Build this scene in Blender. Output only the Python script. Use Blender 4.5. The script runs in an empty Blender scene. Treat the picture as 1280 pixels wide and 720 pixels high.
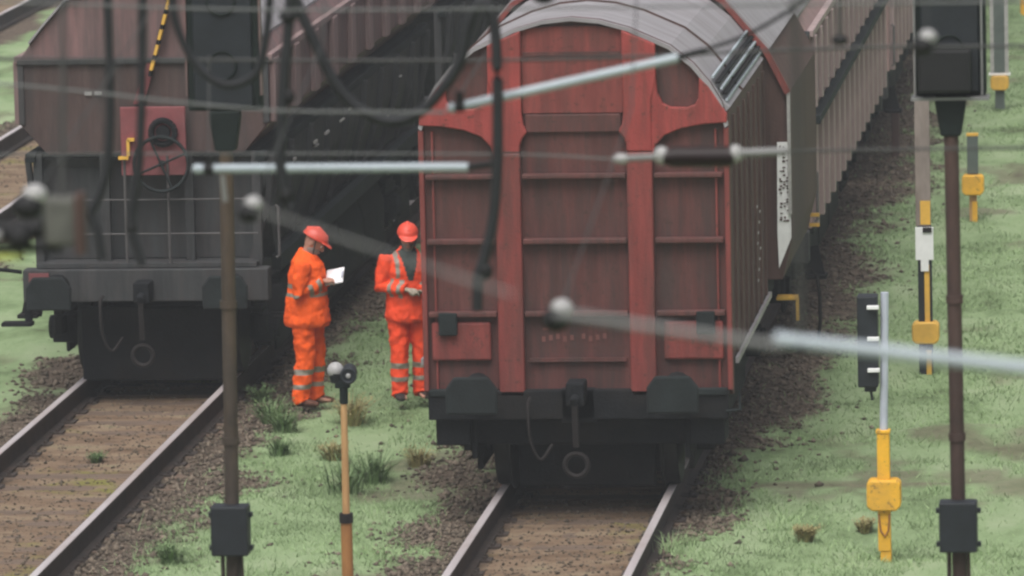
import bpy, bmesh, math, random
import numpy as np
from mathutils import Vector, Matrix
R = math.radians
random.seed(7); rng = np.random.default_rng(11)
sc = bpy.context.scene
COL = sc.collection

# ---------------------------------------------------------------- camera, sky, sun, exposure
def set_camera(yaw, pitch, roll, height, lens):
    cy, sy, cp, sp = math.cos(yaw), math.sin(yaw), math.cos(pitch), math.sin(pitch)
    fw = Vector((-sy * cp, cy * cp, -sp)); r = Vector((cy, sy, 0)); u = r.cross(fw)
    r2 = r * math.cos(roll) + u * math.sin(roll); u2 = u * math.cos(roll) - r * math.sin(roll)
    cam = bpy.data.cameras.new('camera'); o = bpy.data.objects.new('camera', cam); COL.objects.link(o)
    o.matrix_world = Matrix(((r2.x, u2.x, -fw.x, 0), (r2.y, u2.y, -fw.y, 0), (r2.z, u2.z, -fw.z, height), (0, 0, 0, 1)))
    cam.sensor_width = 36; cam.lens = lens; cam.clip_start = 1; cam.clip_end = 6000
    cam.dof.use_dof = True; cam.dof.focus_distance = 57.5; cam.dof.aperture_fstop = 4.5
    sc.camera = o
set_camera(.1126, .1357, -.0228, 9.653, 225)

SUN_EL, SUN_ROT = R(63), R(190)
world = bpy.data.worlds.new('World'); sc.world = world; world.use_nodes = True
nt = world.node_tree; bg = nt.nodes['Background']
sky = nt.nodes.new('ShaderNodeTexSky'); sky.sky_type = 'NISHITA'; sky.sun_disc = False
sky.sun_elevation = SUN_EL; sky.sun_rotation = SUN_ROT; sky.air_density = 1.0; sky.dust_density = 6.0
hs = nt.nodes.new('ShaderNodeHueSaturation'); hs.inputs['Saturation'].default_value = .28
nt.links.new(sky.outputs[0], hs.inputs['Color']); nt.links.new(hs.outputs[0], bg.inputs['Color'])
bg.inputs['Strength'].default_value = .09
sl = bpy.data.lights.new('sun', 'SUN'); sl.energy = 1.5; sl.angle = R(45); sl.color = (1, .97, .93)
so = bpy.data.objects.new('sun', sl); COL.objects.link(so)
sd = Vector((math.sin(SUN_ROT) * math.cos(SUN_EL), math.cos(SUN_ROT) * math.cos(SUN_EL), math.sin(SUN_EL)))
so.rotation_euler = sd.to_track_quat('Z', 'Y').to_euler(); so.location = (0, 0, 60)
sc.view_settings.view_transform = 'Standard'; sc.view_settings.look = 'None'
sc.view_settings.gamma = 1; sc.view_settings.use_curve_mapping = False
sc.view_settings.exposure = .58
sc.cycles.use_denoising = True
sc.cycles.pixel_filter_type = 'BLACKMAN_HARRIS'; sc.cycles.filter_width = 2.4
sc.cycles.max_bounces = 6; sc.cycles.volume_bounces = 0

# ---------------------------------------------------------------- materials
def lin(c):
    return tuple(((v / 255) / 12.92 if v / 255 <= .04045 else ((v / 255 + .055) / 1.055) ** 2.4) for v in c)
def M(name, col, rough=.7, metal=0., var=.18, scale=3., stretch=(1, 1, 1), dirt=None, dirt_amt=.5, dirt_scale=1.5, dirt_lo=.45, bump=0., bscale=40, island=0., spec=.35, chips=None):
    m = bpy.data.materials.new(name); m.use_nodes = True; n = m.node_tree.nodes; l = m.node_tree.links
    p = n['Principled BSDF']; p.inputs['Roughness'].default_value = rough; p.inputs['Metallic'].default_value = metal
    p.inputs['Specular IOR Level'].default_value = spec
    tc = n.new('ShaderNodeTexCoord'); mp = n.new('ShaderNodeMapping'); mp.inputs['Scale'].default_value = stretch
    l.new(tc.outputs['Object'], mp.inputs['Vector'])
    nz = n.new('ShaderNodeTexNoise'); nz.inputs['Scale'].default_value = scale; nz.inputs['Detail'].default_value = 6; nz.inputs['Roughness'].default_value = .65
    l.new(mp.outputs[0], nz.inputs['Vector'])
    mx = n.new('ShaderNodeMix'); mx.data_type = 'RGBA'
    a = tuple(min(1, v * (1 - var)) for v in col); b = tuple(min(1, v * (1 + var)) for v in col)
    mx.inputs[6].default_value = (*a, 1); mx.inputs[7].default_value = (*b, 1)
    rp = n.new('ShaderNodeMapRange'); rp.inputs[1].default_value = .3; rp.inputs[2].default_value = .7
    l.new(nz.outputs['Fac'], rp.inputs[0]); l.new(rp.outputs[0], mx.inputs[0])
    out = mx.outputs[2]
    if dirt:
        n2 = n.new('ShaderNodeTexNoise'); n2.inputs['Scale'].default_value = dirt_scale; n2.inputs['Detail'].default_value = 8; n2.inputs['Roughness'].default_value = .7
        mp2 = n.new('ShaderNodeMapping'); mp2.inputs['Scale'].default_value = stretch; mp2.inputs['Location'].default_value = (3.1, 7.7, 1.3)
        l.new(tc.outputs['Object'], mp2.inputs['Vector']); l.new(mp2.outputs[0], n2.inputs['Vector'])
        r2 = n.new('ShaderNodeMapRange'); r2.inputs[1].default_value = dirt_lo; r2.inputs[2].default_value = dirt_lo + .22; r2.inputs[4].default_value = dirt_amt
        l.new(n2.outputs['Fac'], r2.inputs[0])
        m2 = n.new('ShaderNodeMix'); m2.data_type = 'RGBA'; m2.inputs[7].default_value = (*dirt, 1)
        l.new(r2.outputs[0], m2.inputs[0]); l.new(out, m2.inputs[6]); out = m2.outputs[2]
    if chips:
        n4 = n.new('ShaderNodeTexNoise'); n4.inputs['Scale'].default_value = 14; n4.inputs['Detail'].default_value = 9; n4.inputs['Roughness'].default_value = .75
        l.new(tc.outputs['Object'], n4.inputs['Vector'])
        r4 = n.new('ShaderNodeMapRange'); r4.inputs[1].default_value = .57; r4.inputs[2].default_value = .63; r4.inputs[4].default_value = .8
        l.new(n4.outputs['Fac'], r4.inputs[0]); m4 = n.new('ShaderNodeMix'); m4.data_type = 'RGBA'; m4.inputs[7].default_value = (*chips, 1)
        l.new(r4.outputs[0], m4.inputs[0]); l.new(out, m4.inputs[6]); out = m4.outputs[2]
    if island:
        g = n.new('ShaderNodeNewGeometry'); hv = n.new('ShaderNodeHueSaturation')
        mr = n.new('ShaderNodeMapRange'); mr.inputs[3].default_value = 1 - island; mr.inputs[4].default_value = 1 + island
        l.new(g.outputs['Random Per Island'], mr.inputs[0]); l.new(mr.outputs[0], hv.inputs['Value']); l.new(out, hv.inputs['Color']); out = hv.outputs[0]
    l.new(out, p.inputs['Base Color'])
    if bump:
        n3 = n.new('ShaderNodeTexNoise'); n3.inputs['Scale'].default_value = bscale; n3.inputs['Detail'].default_value = 5
        l.new(tc.outputs['Object'], n3.inputs['Vector'])
        bp = n.new('ShaderNodeBump'); bp.inputs['Strength'].default_value = bump; bp.inputs['Distance'].default_value = .02
        l.new(n3.outputs['Fac'], bp.inputs['Height']); l.new(bp.outputs[0], p.inputs['Normal'])
    return m
STREAK = (4, 4, .5)
MAT = dict(
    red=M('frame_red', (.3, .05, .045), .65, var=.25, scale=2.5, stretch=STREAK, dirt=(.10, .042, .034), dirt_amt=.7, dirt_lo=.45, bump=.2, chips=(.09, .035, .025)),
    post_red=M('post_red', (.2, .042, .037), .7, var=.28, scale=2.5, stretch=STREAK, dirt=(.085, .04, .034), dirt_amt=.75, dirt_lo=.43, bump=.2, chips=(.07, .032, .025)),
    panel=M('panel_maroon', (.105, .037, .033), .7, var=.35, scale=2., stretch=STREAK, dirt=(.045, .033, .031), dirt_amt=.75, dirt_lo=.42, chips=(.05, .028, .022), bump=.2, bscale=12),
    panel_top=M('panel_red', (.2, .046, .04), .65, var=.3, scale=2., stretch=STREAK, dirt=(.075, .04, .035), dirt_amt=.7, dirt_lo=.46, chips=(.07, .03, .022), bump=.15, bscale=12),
    roof=M('roof_grey', (.3, .285, .3), .5, var=.15, scale=2, stretch=(.5, 3, .5), dirt=(.16, .13, .13), dirt_amt=.5, bump=.1),
    side=M('side_grime', (.085, .048, .042), .8, var=.3, scale=3, stretch=(3, 3, .4), dirt=(.06, .045, .042), dirt_amt=.5, bump=.2),
    iron=M('dark_iron', (.012, .013, .015), .85, var=.3, scale=6, dirt=(.03, .024, .02), dirt_amt=.5, bump=.3, spec=.12),
    iron2=M('greenish_iron', (.019, .024, .025), .8, var=.3, scale=5, dirt=(.016, .017, .018), dirt_amt=.6, bump=.2, spec=.15),
    wheel=M('wheel_steel', (.02, .02, .021), .6, .2, var=.2, scale=6),
    hop_red=M('hopper_redbrown', (.19, .11, .108), .7, var=.25, scale=2, stretch=STREAK, dirt=(.08, .07, .068), dirt_amt=.7, dirt_lo=.4, bump=.2, bscale=10),
    hop_pink=M('hopper_pinkbrown', (.28, .185, .175), .75, var=.25, scale=2, stretch=STREAK, dirt=(.2, .16, .16), dirt_amt=.6, bump=.2, bscale=10),
    hop_rib_red=M('hopper_rib_red', (.24, .165, .16), .75, var=.25, scale=2, stretch=STREAK, dirt=(.13, .1, .1), dirt_amt=.6),
    hop_rib=M('hopper_rib', (.34, .255, .25), .7, var=.2, scale=3, stretch=STREAK, dirt=(.14, .12, .12), dirt_amt=.5),
    end_brown=M('end_sheet_brown', (.085, .058, .054), .8, spec=.15, var=.3, scale=2.5, stretch=STREAK, dirt=(.05, .048, .048), dirt_amt=.6, bump=.2, bscale=10),
    hop_dark=M('hopper_dark', (.05, .052, .054), .8, spec=.15, var=.3, scale=2.5, stretch=STREAK, dirt=(.075, .062, .06), dirt_amt=.5, bump=.2, bscale=10),
    brake=M('brake_board_red', (.21, .06, .065), .65, var=.25, scale=5, dirt=(.16, .1, .1), dirt_amt=.5),
    rail_side=M('rail_rust', (.05, .04, .036), .85, var=.3, scale=5, bump=.3, dirt=(.08, .05, .035), dirt_amt=.5),
    rail_top=M('rail_polished', (.62, .57, .58), .42, .35, var=.12, scale=4, stretch=(1, .2, 1), dirt=(.4, .3, .26), dirt_amt=.5),
    sleeper=M('sleeper_wood', (.14, .10, .075), .95, var=.35, scale=4, stretch=(.4, 6, 3), bump=.5),
    stone=M('ballast_stone', (.125, .1, .076), .95, var=.25, scale=9, island=.5),
    blade=M('grass_blade', (.235, .325, .16), .7, var=.4, scale=.9, island=.3, dirt=(.13, .165, .075), dirt_amt=.55, dirt_scale=.9, dirt_lo=.56),
    weed=M('weed_leaf', (.13, .2, .085), .6, var=.3, scale=6, island=.3),
    straw=M('dry_grass', (.3, .26, .12), .8, var=.3, scale=6, island=.3),
    hivis=M('hivis_orange', (.95, .12, .018), .8, var=.1, scale=7, bump=.5, bscale=16, dirt=(.6, .07, .02), dirt_amt=.55, dirt_scale=5, dirt_lo=.5, spec=.15),
    hivis_red=M('hivis_red_orange', (.92, .085, .03), .8, var=.1, scale=7, bump=.5, bscale=16, dirt=(.5, .055, .025), dirt_amt=.6, dirt_scale=5, dirt_lo=.48, spec=.15),
    reflect=M('reflective_tape', (.27, .24, .2), .4, var=.1, scale=8),
    helmet=M('helmet_red', (.75, .085, .05), .35, var=.08, scale=6, spec=.5),
    skin=M('skin', (.42, .22, .16), .6, var=.08, scale=20),
    beard=M('grey_beard', (.25, .22, .2), .9, var=.25, scale=60, bump=.4, bscale=120),
    dark_cloth=M('dark_cloth', (.028, .04, .036), .9, var=.3, scale=20),
    glove=M('work_glove', (.34, .3, .24), .85, var=.25, scale=30),
    boot=M('boot_leather', (.03, .024, .022), .7, var=.3, scale=20),
    boot2=M('boot_brown', (.10, .04, .025), .75, var=.3, scale=20),
    paper=M('paper', (.86, .87, .9), .7, var=.03, scale=8),
    mast=M('rusty_mast', (.055, .042, .034), .8, var=.35, scale=7, stretch=(2, 2, .6), dirt=(.115, .07, .035), dirt_amt=.5, bump=.2),
    mast_dark=M('brown_mast', (.05, .03, .026), .8, var=.3, scale=7, stretch=(2, 2, .6), dirt=(.11, .06, .05), dirt_amt=.5, bump=.2),
    black=M('black_enclosure', (.014, .017, .022), .55, var=.25, scale=8),
    sig_black=M('signal_black', (.010, .015, .0145), .75, spec=.15, var=.4, scale=6, dirt=(.024, .03, .026), dirt_amt=.5),
    yellow=M('signal_yellow', (.8, .43, .035), .6, var=.14, scale=6, dirt=(.42, .24, .07), dirt_amt=.55, dirt_lo=.5, chips=(.22, .13, .05)),
    yellow_old=M('dull_yellow', (.72, .42, .07), .6, var=.15, scale=6, dirt=(.4, .24, .07), dirt_amt=.5),
    galv=M('galvanised_pole', (.5, .53, .62), .5, .1, var=.12, scale=5),
    lens=M('lamp_lens', (.3, .32, .33), .2, var=.1),
    grey_post=M('weathered_post', (.24, .2, .18), .85, var=.25, scale=6, stretch=(2, 2, .5), dirt=(.15, .12, .1), dirt_amt=.5),
    green_post=M('greygreen_post', (.09, .11, .1), .7, var=.2, scale=6),
    dark_rail=M('dull_handrail', (.085, .08, .08), .7, var=.2),
    ochre=M('ochre_pole', (.5, .3, .14), .65, var=.2, scale=6, stretch=(2, 2, .5), dirt=(.3, .15, .06), dirt_amt=.5),
    ochre_dark=M('rust_sleeve', (.36, .17, .06), .75, var=.25, scale=6, stretch=(2, 2, .5), dirt=(.2, .08, .03), dirt_amt=.5),
    alu=M('aluminium_tube', (.38, .43, .47), .55, .1, var=.08, scale=5),
    dull_tube=M('dull_tube', (.2, .2, .2), .6, .1, var=.12, scale=5),
    insul=M('brown_insulator', (.012, .004, .005), .5, var=.2, scale=9),
    fitting=M('black_fitting', (.009, .009, .01), .7, var=.2, scale=9),
    cap=M('porcelain_cap', (.34, .335, .335), .4, var=.06, scale=9),
    cable=M('rubber_cable', (.018, .019, .022), .7, var=.2, scale=9),
    wire=M('bare_wire', (.13, .135, .135), .5, .2, var=.1, scale=9),
    wire_dark=M('weathered_wire', (.06, .06, .06), .6, .2, var=.1, scale=9),
    white=M('white_paint', (.78, .78, .78), .6, var=.08, scale=8),
    chalk=M('stencil_white', (.36, .35, .34), .8, var=.2, scale=20),
    clamp_grey=M('clamp_grey', (.09, .09, .08), .7, var=.25, scale=9),
    hose=M('brake_hose', (.014, .011, .011), .85, var=.2, scale=9),
)

# ---------------------------------------------------------------- mesh helpers
class MB:
    def __init__(s): s.bm = bmesh.new()
    def box(s, c, size, rot=None):
        mt = Matrix.Translation(c) @ (rot.to_4x4() if rot else Matrix.Identity(4)) @ Matrix.Diagonal((*size, 1))
        bmesh.ops.create_cube(s.bm, size=1, matrix=mt); return s
    def bar(s, p0, p1, w, d):
        p0, p1 = Vector(p0), Vector(p1); v = p1 - p0
        q = v.to_track_quat('Z', 'Y').to_matrix()
        return s.box((p0 + p1) / 2, (w, d, v.length), q)
    def cyl(s, p0, p1, r0, r1=None, n=14):
        r1 = r0 if r1 is None else r1; p0, p1 = Vector(p0), Vector(p1); v = p1 - p0
        mt = Matrix.Translation((p0 + p1) / 2) @ v.to_track_quat('Z', 'Y').to_matrix().to_4x4()
        bmesh.ops.create_cone(s.bm, cap_ends=True, segments=n, radius1=r0, radius2=r1, depth=v.length, matrix=mt); return s
    def ball(s, c, r, sc_=(1, 1, 1), rot=None, n=16):
        mt = Matrix.Translation(c) @ (rot.to_4x4() if rot else Matrix.Identity(4)) @ Matrix.Diagonal((*sc_, 1))
        bmesh.ops.create_uvsphere(s.bm, u_segments=n, v_segments=max(8, n * 2 // 3), radius=r, matrix=mt); return s
    def prism(s, poly, a, b, plane='xz'):
        # poly of 2D points extruded along the third axis from a to b
        def P(p, t): return (p[0], t, p[1]) if plane == 'xz' else ((t, p[0], p[1]) if plane == 'yz' else (p[0], p[1], t))
        va = [s.bm.verts.new(P(p, a)) for p in poly]; vb = [s.bm.verts.new(P(p, b)) for p in poly]
        n = len(poly); fs = [s.bm.faces.new(va), s.bm.faces.new(vb[::-1])]
        for i in range(n): fs.append(s.bm.faces.new((va[i], vb[i], vb[(i + 1) % n], va[(i + 1) % n])))
        bmesh.ops.recalc_face_normals(s.bm, faces=fs); return s
    def ring(s, c, Rm, r, axis='y', n=28, k=8):
        for i in range(n):
            a0, a1 = 2 * math.pi * i / n, 2 * math.pi * (i + 1) / n
            f = lambda a: Vector(c) + Rm * (Vector((math.cos(a), 0, math.sin(a))) if axis == 'y' else Vector((0, math.cos(a), math.sin(a))))
            s.cyl(f(a0), f(a1), r, n=k)
        return s
    def tube(s, pts, r, n=10, ref=(0, 0, 1)):
        loft(s.bm, pts, [r] * len(pts), [r] * len(pts), ref if abs(Vector(ref).dot((Vector(pts[-1]) - Vector(pts[0])).normalized())) < .95 else (0, 1, 0), n); return s
    def build(s, name, m, parent=None, bevel=0., smooth=None, loc=None):
        me = bpy.data.meshes.new(name); s.bm.to_mesh(me); s.bm.free()
        for x in (m if isinstance(m, (list, tuple)) else [m]): me.materials.append(MAT[x] if isinstance(x, str) else x)
        o = bpy.data.objects.new(name, me); COL.objects.link(o)
        if parent: o.parent = parent
        if loc: o.location = loc
        if smooth: me.shade_smooth(); me.set_sharp_from_angle(angle=R(smooth))
        if bevel:
            b = o.modifiers.new('bevel', 'BEVEL'); b.width = bevel; b.segments = 2; b.limit_method = 'ANGLE'; b.angle_limit = R(40)
        return o
def loft(bm, pts, ra, rb, ref=(1, 0, 0), n=16):
    pts = [Vector(p) for p in pts]; ref = Vector(ref); rings = []
    for i, p in enumerate(pts):
        t = (pts[min(i + 1, len(pts) - 1)] - pts[max(i - 1, 0)]).normalized()
        a = (ref - t * ref.dot(t)).normalized(); b = t.cross(a)
        rings.append([bm.verts.new(p + a * ra[i] * math.cos(2 * math.pi * k / n) + b * rb[i] * math.sin(2 * math.pi * k / n)) for k in range(n)])
    fs = []
    for q in range(len(rings) - 1):
        for k in range(n): fs.append(bm.faces.new((rings[q][k], rings[q][(k + 1) % n], rings[q + 1][(k + 1) % n], rings[q + 1][k])))
    fs.append(bm.faces.new(rings[0][::-1])); fs.append(bm.faces.new(rings[-1]))
    bmesh.ops.recalc_face_normals(bm, faces=fs)
def smooth_path(pts, k=6):
    P = [Vector(p) for p in pts]; P = [P[0] * 2 - P[1]] + P + [P[-1] * 2 - P[-2]]; out = []
    for i in range(1, len(P) - 2):
        for j in range(k):
            t = j / k; a, b, c, d = P[i - 1], P[i], P[i + 1], P[i + 2]
            out.append(.5 * ((2 * b) + (c - a) * t + (2 * a - 5 * b + 4 * c - d) * t * t + (3 * b - 3 * c + d - a) * t ** 3))
    out.append(P[-2]); return out
def tag(o, label, cat, group=None, kind=None):
    if label: o['label'] = label
    if cat: o['category'] = cat
    if group: o['group'] = group
    if kind: o['kind'] = kind
    return o
def thing(name, loc, label, cat, group=None, rz=0):
    o = bpy.data.objects.new(name, None); COL.objects.link(o); o.location = loc; o.rotation_euler.z = rz
    o.empty_display_size = .3
    return tag(o, label, cat, group)
def copy_tree(o, parent=None):
    c = o.copy(); COL.objects.link(c)
    if parent: c.parent = parent
    for ch in list(o.children): copy_tree(ch, c)
    return c
def vnoise(x, y, seed=0):
    # smooth value noise on numpy arrays
    xi, yi = np.floor(x).astype(np.int64), np.floor(y).astype(np.int64); fx, fy = x - xi, y - yi
    def h(a, b):
        n = (a * 374761393 + b * 668265263 + seed * 974711) & 0x7fffffff
        n = ((n ^ (n >> 13)) * 1274126177) & 0x7fffffff
        return ((n ^ (n >> 16)) & 0xffff) / 65535.
    u, v = fx * fx * (3 - 2 * fx), fy * fy * (3 - 2 * fy)
    return (h(xi, yi) * (1 - u) + h(xi + 1, yi) * u) * (1 - v) + (h(xi, yi + 1) * (1 - u) + h(xi + 1, yi + 1) * u) * v
def fbm(x, y, seed=0, o=4):
    s, a, t = 0, 1, 0
    for k in range(o): s = s + a * vnoise(x * 2 ** k, y * 2 ** k, seed + k); t += a; a *= .5
    return s / t

# ---------------------------------------------------------------- ground
TRACKS = [-5.67, -10.62, -15.57, -20.52]
def track_d(x):
    return np.min(np.abs(np.asarray(x)[..., None] - np.array(TRACKS)), axis=-1)
def edge_w(x, y):                                   # wobbling half-width of a track's ballast
    return 1.42 - .3 * (x > -4.9) * np.clip((60 - y) / 4, -.5, 1) + (fbm(x * .9, y * .7, 5) - .5) * 1.5 + (fbm(x * 5, y * 5, 9) - .5) * .5
def ground_z(x, y):
    d = track_d(x); w = edge_w(x, y)
    g = (fbm(x * .8, y * .8, 21) - .5) * .14 + (fbm(x * 4, y * 4, 33) - .5) * .05
    t = np.clip((d - w + .25) / .5, 0, 1)
    b = -.022 + (fbm(x * 7, y * 7, 44) - .5) * .04 + np.clip((d - .95) / .5, 0, 1) * .035 - np.abs(np.abs(d - .75) < .12) * .02
    return b * (1 - t) + g * t
def make_ground():
    def axis(lo, hi, step, far):
        a = np.arange(lo, hi + step / 2, step); k = step * 1.6 ** np.arange(1, 40)
        e = np.cumsum(k); e = e[e < far]
        return np.concatenate([(lo - e)[::-1], a, hi + e])
    xs = axis(-21, -.3, .11, 2500); ys = axis(49, 110, .13, 2500)
    X, Y = np.meshgrid(xs, ys); Z = ground_z(X, Y)
    near = (X > -40) & (X < 20) & (Y > 0) & (Y < 180); Z = np.where(near, Z, 0)
    V = np.stack([X, Y, Z], -1).reshape(-1, 3); nx, ny = len(xs), len(ys)
    i = np.arange(nx * ny).reshape(ny, nx)
    F = np.stack([i[:-1, :-1], i[:-1, 1:], i[1:, 1:], i[1:, :-1]], -1).reshape(-1, 4)
    me = bpy.data.meshes.new('ground'); me.from_pydata(V, [], F.tolist()); me.shade_smooth()
    d = track_d(X); w = edge_w(X, Y)
    ball = np.clip((w - d) / .22 + .5, 0, 1); fines = np.clip((.70 - d) / .12 + .5, 0, 1)
    path = np.clip(1.3 - np.abs(Y - 56.95 + (fbm(X * .8, Y, 3) - .5) * .4) / .16, 0, 1) * (X > -4.3) * (X < -2.35) * .75
    soil = np.clip((fbm(X * 1.1, Y * .6, 61) - .66) / .08, 0, 1) * .6 * (1 - ball)
    for nm, arr in (('ballast', ball), ('fines', fines), ('soil', np.maximum(path, soil)), ('rail_shade', np.clip(1.25 - np.abs(d - .77 + (fbm(X * 3, Y * 3, 71) - .5) * .25) / .14, 0, 1) * .8)):
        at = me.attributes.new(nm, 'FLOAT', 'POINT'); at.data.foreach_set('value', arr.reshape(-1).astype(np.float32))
    m = bpy.data.materials.new('ground'); m.use_nodes = True; n = m.node_tree.nodes; l = m.node_tree.links
    p = n['Principled BSDF']; p.inputs['Roughness'].default_value = .95; p.inputs['Specular IOR Level'].default_value = .15
    tc = n.new('ShaderNodeTexCoord')
    def noise(s, det=6, stretch=(1, 1, 1), rough=.65):
        mp = n.new('ShaderNodeMapping'); mp.inputs['Scale'].default_value = stretch; l.new(tc.outputs['Object'], mp.inputs[0])
        z = n.new('ShaderNodeTexNoise'); z.inputs['Scale'].default_value = s; z.inputs['Detail'].default_value = det; z.inputs['Roughness'].default_value = rough
        l.new(mp.outputs[0], z.inputs['Vector']); return z.outputs['Fac']
    def ramp(f, *stops):
        r = n.new('ShaderNodeValToRGB'); l.new(f, r.inputs[0]); e = r.color_ramp.elements
        while len(e) < len(stops): e.new(.5)
        for q, (pos, c) in enumerate(stops): e[q].position = pos; e[q].color = (*c, 1)
        return r.outputs[0]
    def mix(f, a, b):
        x = n.new('ShaderNodeMix'); x.data_type = 'RGBA'; l.new(f, x.inputs[0]); l.new(a, x.inputs[6]); l.new(b, x.inputs[7]); return x.outputs[2]
    def attr(nm):
        a = n.new('ShaderNodeAttribute'); a.attribute_name = nm; return a.outputs['Fac']
    grass = ramp(noise(1.3, 8, (1, .5, 1)), (.30, (.10, .12, .06)), (.38, (.17, .24, .115)), (.50, (.255, .345, .18)), (.72, (.34, .41, .25)))
    soilc = ramp(noise(6), (.3, (.09, .065, .05)), (.7, (.2, .15, .12)))
    ballc = ramp(noise(9, 8), (.3, (.05, .04, .032)), (.5, (.12, .092, .07)), (.7, (.2, .155, .12)))
    finec = ramp(noise(2.2, 8, (.6, 1.6, 1)), (.3, (.11, .072, .046)), (.48, (.21, .145, .098)), (.62, (.27, .205, .14)), (.74, (.18, .2, .1)))
    moss = n.new('ShaderNodeMapRange'); moss.inputs[1].default_value = .58; moss.inputs[2].default_value = .68; l.new(noise(.9, 4), moss.inputs[0])
    mossc = n.new('ShaderNodeRGB'); mossc.outputs[0].default_value = (.2, .19, .055, 1)
    c = mix(attr('soil'), grass, soilc); c = mix(attr('ballast'), c, ballc)
    c = mix(attr('fines'), c, mix(moss.outputs[0], finec, mossc.outputs[0]))
    rail_shade_c = n.new('ShaderNodeRGB'); rail_shade_c.outputs[0].default_value = (.045, .034, .026, 1); c = mix(attr('rail_shade'), c, rail_shade_c.outputs[0])  # dark strip along each rail, shade of the gap put into the colour
    l.new(c, p.inputs['Base Color'])
    b = n.new('ShaderNodeBump'); b.inputs['Strength'].default_value = .8; b.inputs['Distance'].default_value = .05
    l.new(noise(16, 8), b.inputs['Height']); l.new(b.outputs[0], p.inputs['Normal'])
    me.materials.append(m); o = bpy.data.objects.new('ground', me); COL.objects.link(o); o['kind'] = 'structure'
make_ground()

def cloud_mesh(name, V, F, mat, **kw):
    me = bpy.data.meshes.new(name); V = np.asarray(V, np.float32).reshape(-1, 3); F = np.asarray(F, np.int32); k = F.shape[1]
    me.vertices.add(len(V)); me.vertices.foreach_set('co', V.ravel()); me.loops.add(F.size); me.loops.foreach_set('vertex_index', F.ravel())
    me.polygons.add(len(F)); me.polygons.foreach_set('loop_start', np.arange(0, F.size, k, dtype=np.int32))
    me.update(calc_edges=True); me.validate(); me.materials.append(MAT[mat])
    o = bpy.data.objects.new(name, me); COL.objects.link(o); return tag(o, **kw)
def make_grass():
    N = 420000
    x = rng.uniform(-9.6, -.4, N); y = 50 + 58 * rng.random(N) ** 1.7
    d = track_d(x); w = edge_w(x, y); dens = np.clip((fbm(x * 1.6, y * .9, 77) - .33) / .3, .06, 1)
    path = (np.abs(y - 56.95) < .2) & (x > -4.3)
    soil = np.clip((fbm(x * 1.1, y * .6, 61) - .66) / .08, 0, 1)
    ok = (d > w - .15 * rng.random(N)) & (rng.random(N) < dens * (1 - .85 * soil)) & ~path & ((x > -5) | (x < -6.5) )
    ok |= (d > .85) & (d < w) & (rng.random(N) < .04)
    x, y = x[ok], y[ok]; n = len(x); z = ground_z(x, y)
    h = (.02 + .05 * rng.random(n) ** 2) * (.45 + .8 * fbm(x * 1.1, y * 1.1, 88) + 2.2 * np.clip(fbm(x * 2.3, y * 2.3, 99) - .6, 0, 1) * 3); a = rng.uniform(0, 2 * np.pi, n); wd = rng.uniform(.003, .007, n) * (1 + (y - 50) / 60)
    lean = rng.normal(0, .8, (n, 2)) * h[:, None]
    b0 = np.stack([x - np.cos(a) * wd, y - np.sin(a) * wd, z - .01], -1); b1 = np.stack([x + np.cos(a) * wd, y + np.sin(a) * wd, z - .01], -1)
    t = np.stack([x + lean[:, 0], y + lean[:, 1], z + h], -1)
    cloud_mesh('grass', np.stack([b0, b1, t], 1), np.arange(3 * n).reshape(-1, 3), 'blade', label='short pale green grass between and beside the tracks', cat='grass', kind='stuff')
make_grass()
def make_stones():
    N = 130000
    x = np.concatenate([rng.uniform(-12.6, -3.4, N), rng.uniform(-17.5, -13.5, N // 8)]); y = 50 + 50 * rng.random(len(x)) ** 1.8
    y[N:] = rng.uniform(66, 100, len(x) - N)
    d = track_d(x); w = edge_w(x, y)
    ok = ((d < w + .25 * rng.random(len(x)) ** 2) & (d > .83)) | ((d < .66) & (rng.random(len(x)) < .5)) | ((d < w + .8) & (d > w) & (rng.random(len(x)) < .03))
    x, y = x[ok], y[ok]; n = len(x); z = ground_z(x, y); inb = np.where(d[ok] < .66, .55, 1.)
    s = inb * (.010 + .024 * rng.random(n) ** 1.6) * (1 + .7 * (rng.random(n) < .05))
    base = np.array([[1, 0, 0], [-1, 0, 0], [0, 1, 0], [0, -1, 0], [0, 0, 1], [0, 0, -1.]])
    a = rng.uniform(0, 2 * np.pi, n); q = base[None] * (s[:, None, None] * rng.uniform(.65, 1.3, (n, 6, 1))) + rng.normal(0, .2, (n, 6, 3)) * s[:, None, None]
    ca, sa = np.cos(a)[:, None], np.sin(a)[:, None]
    V = np.stack([q[..., 0] * ca - q[..., 1] * sa + x[:, None], q[..., 0] * sa + q[..., 1] * ca + y[:, None], q[..., 2] * .75 + z[:, None] + .3 * s[:, None]], -1)
    f = np.array([[0, 2, 4], [2, 1, 4], [1, 3, 4], [3, 0, 4], [2, 0, 5], [1, 2, 5], [3, 1, 5], [0, 3, 5]])
    F = (f[None] + 6 * np.arange(n)[:, None, None]).reshape(-1, 3)
    cloud_mesh('gravel', V, F, 'stone', label='brown grey ballast stones spread along the tracks', cat='gravel', kind='stuff')
make_stones()

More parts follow.
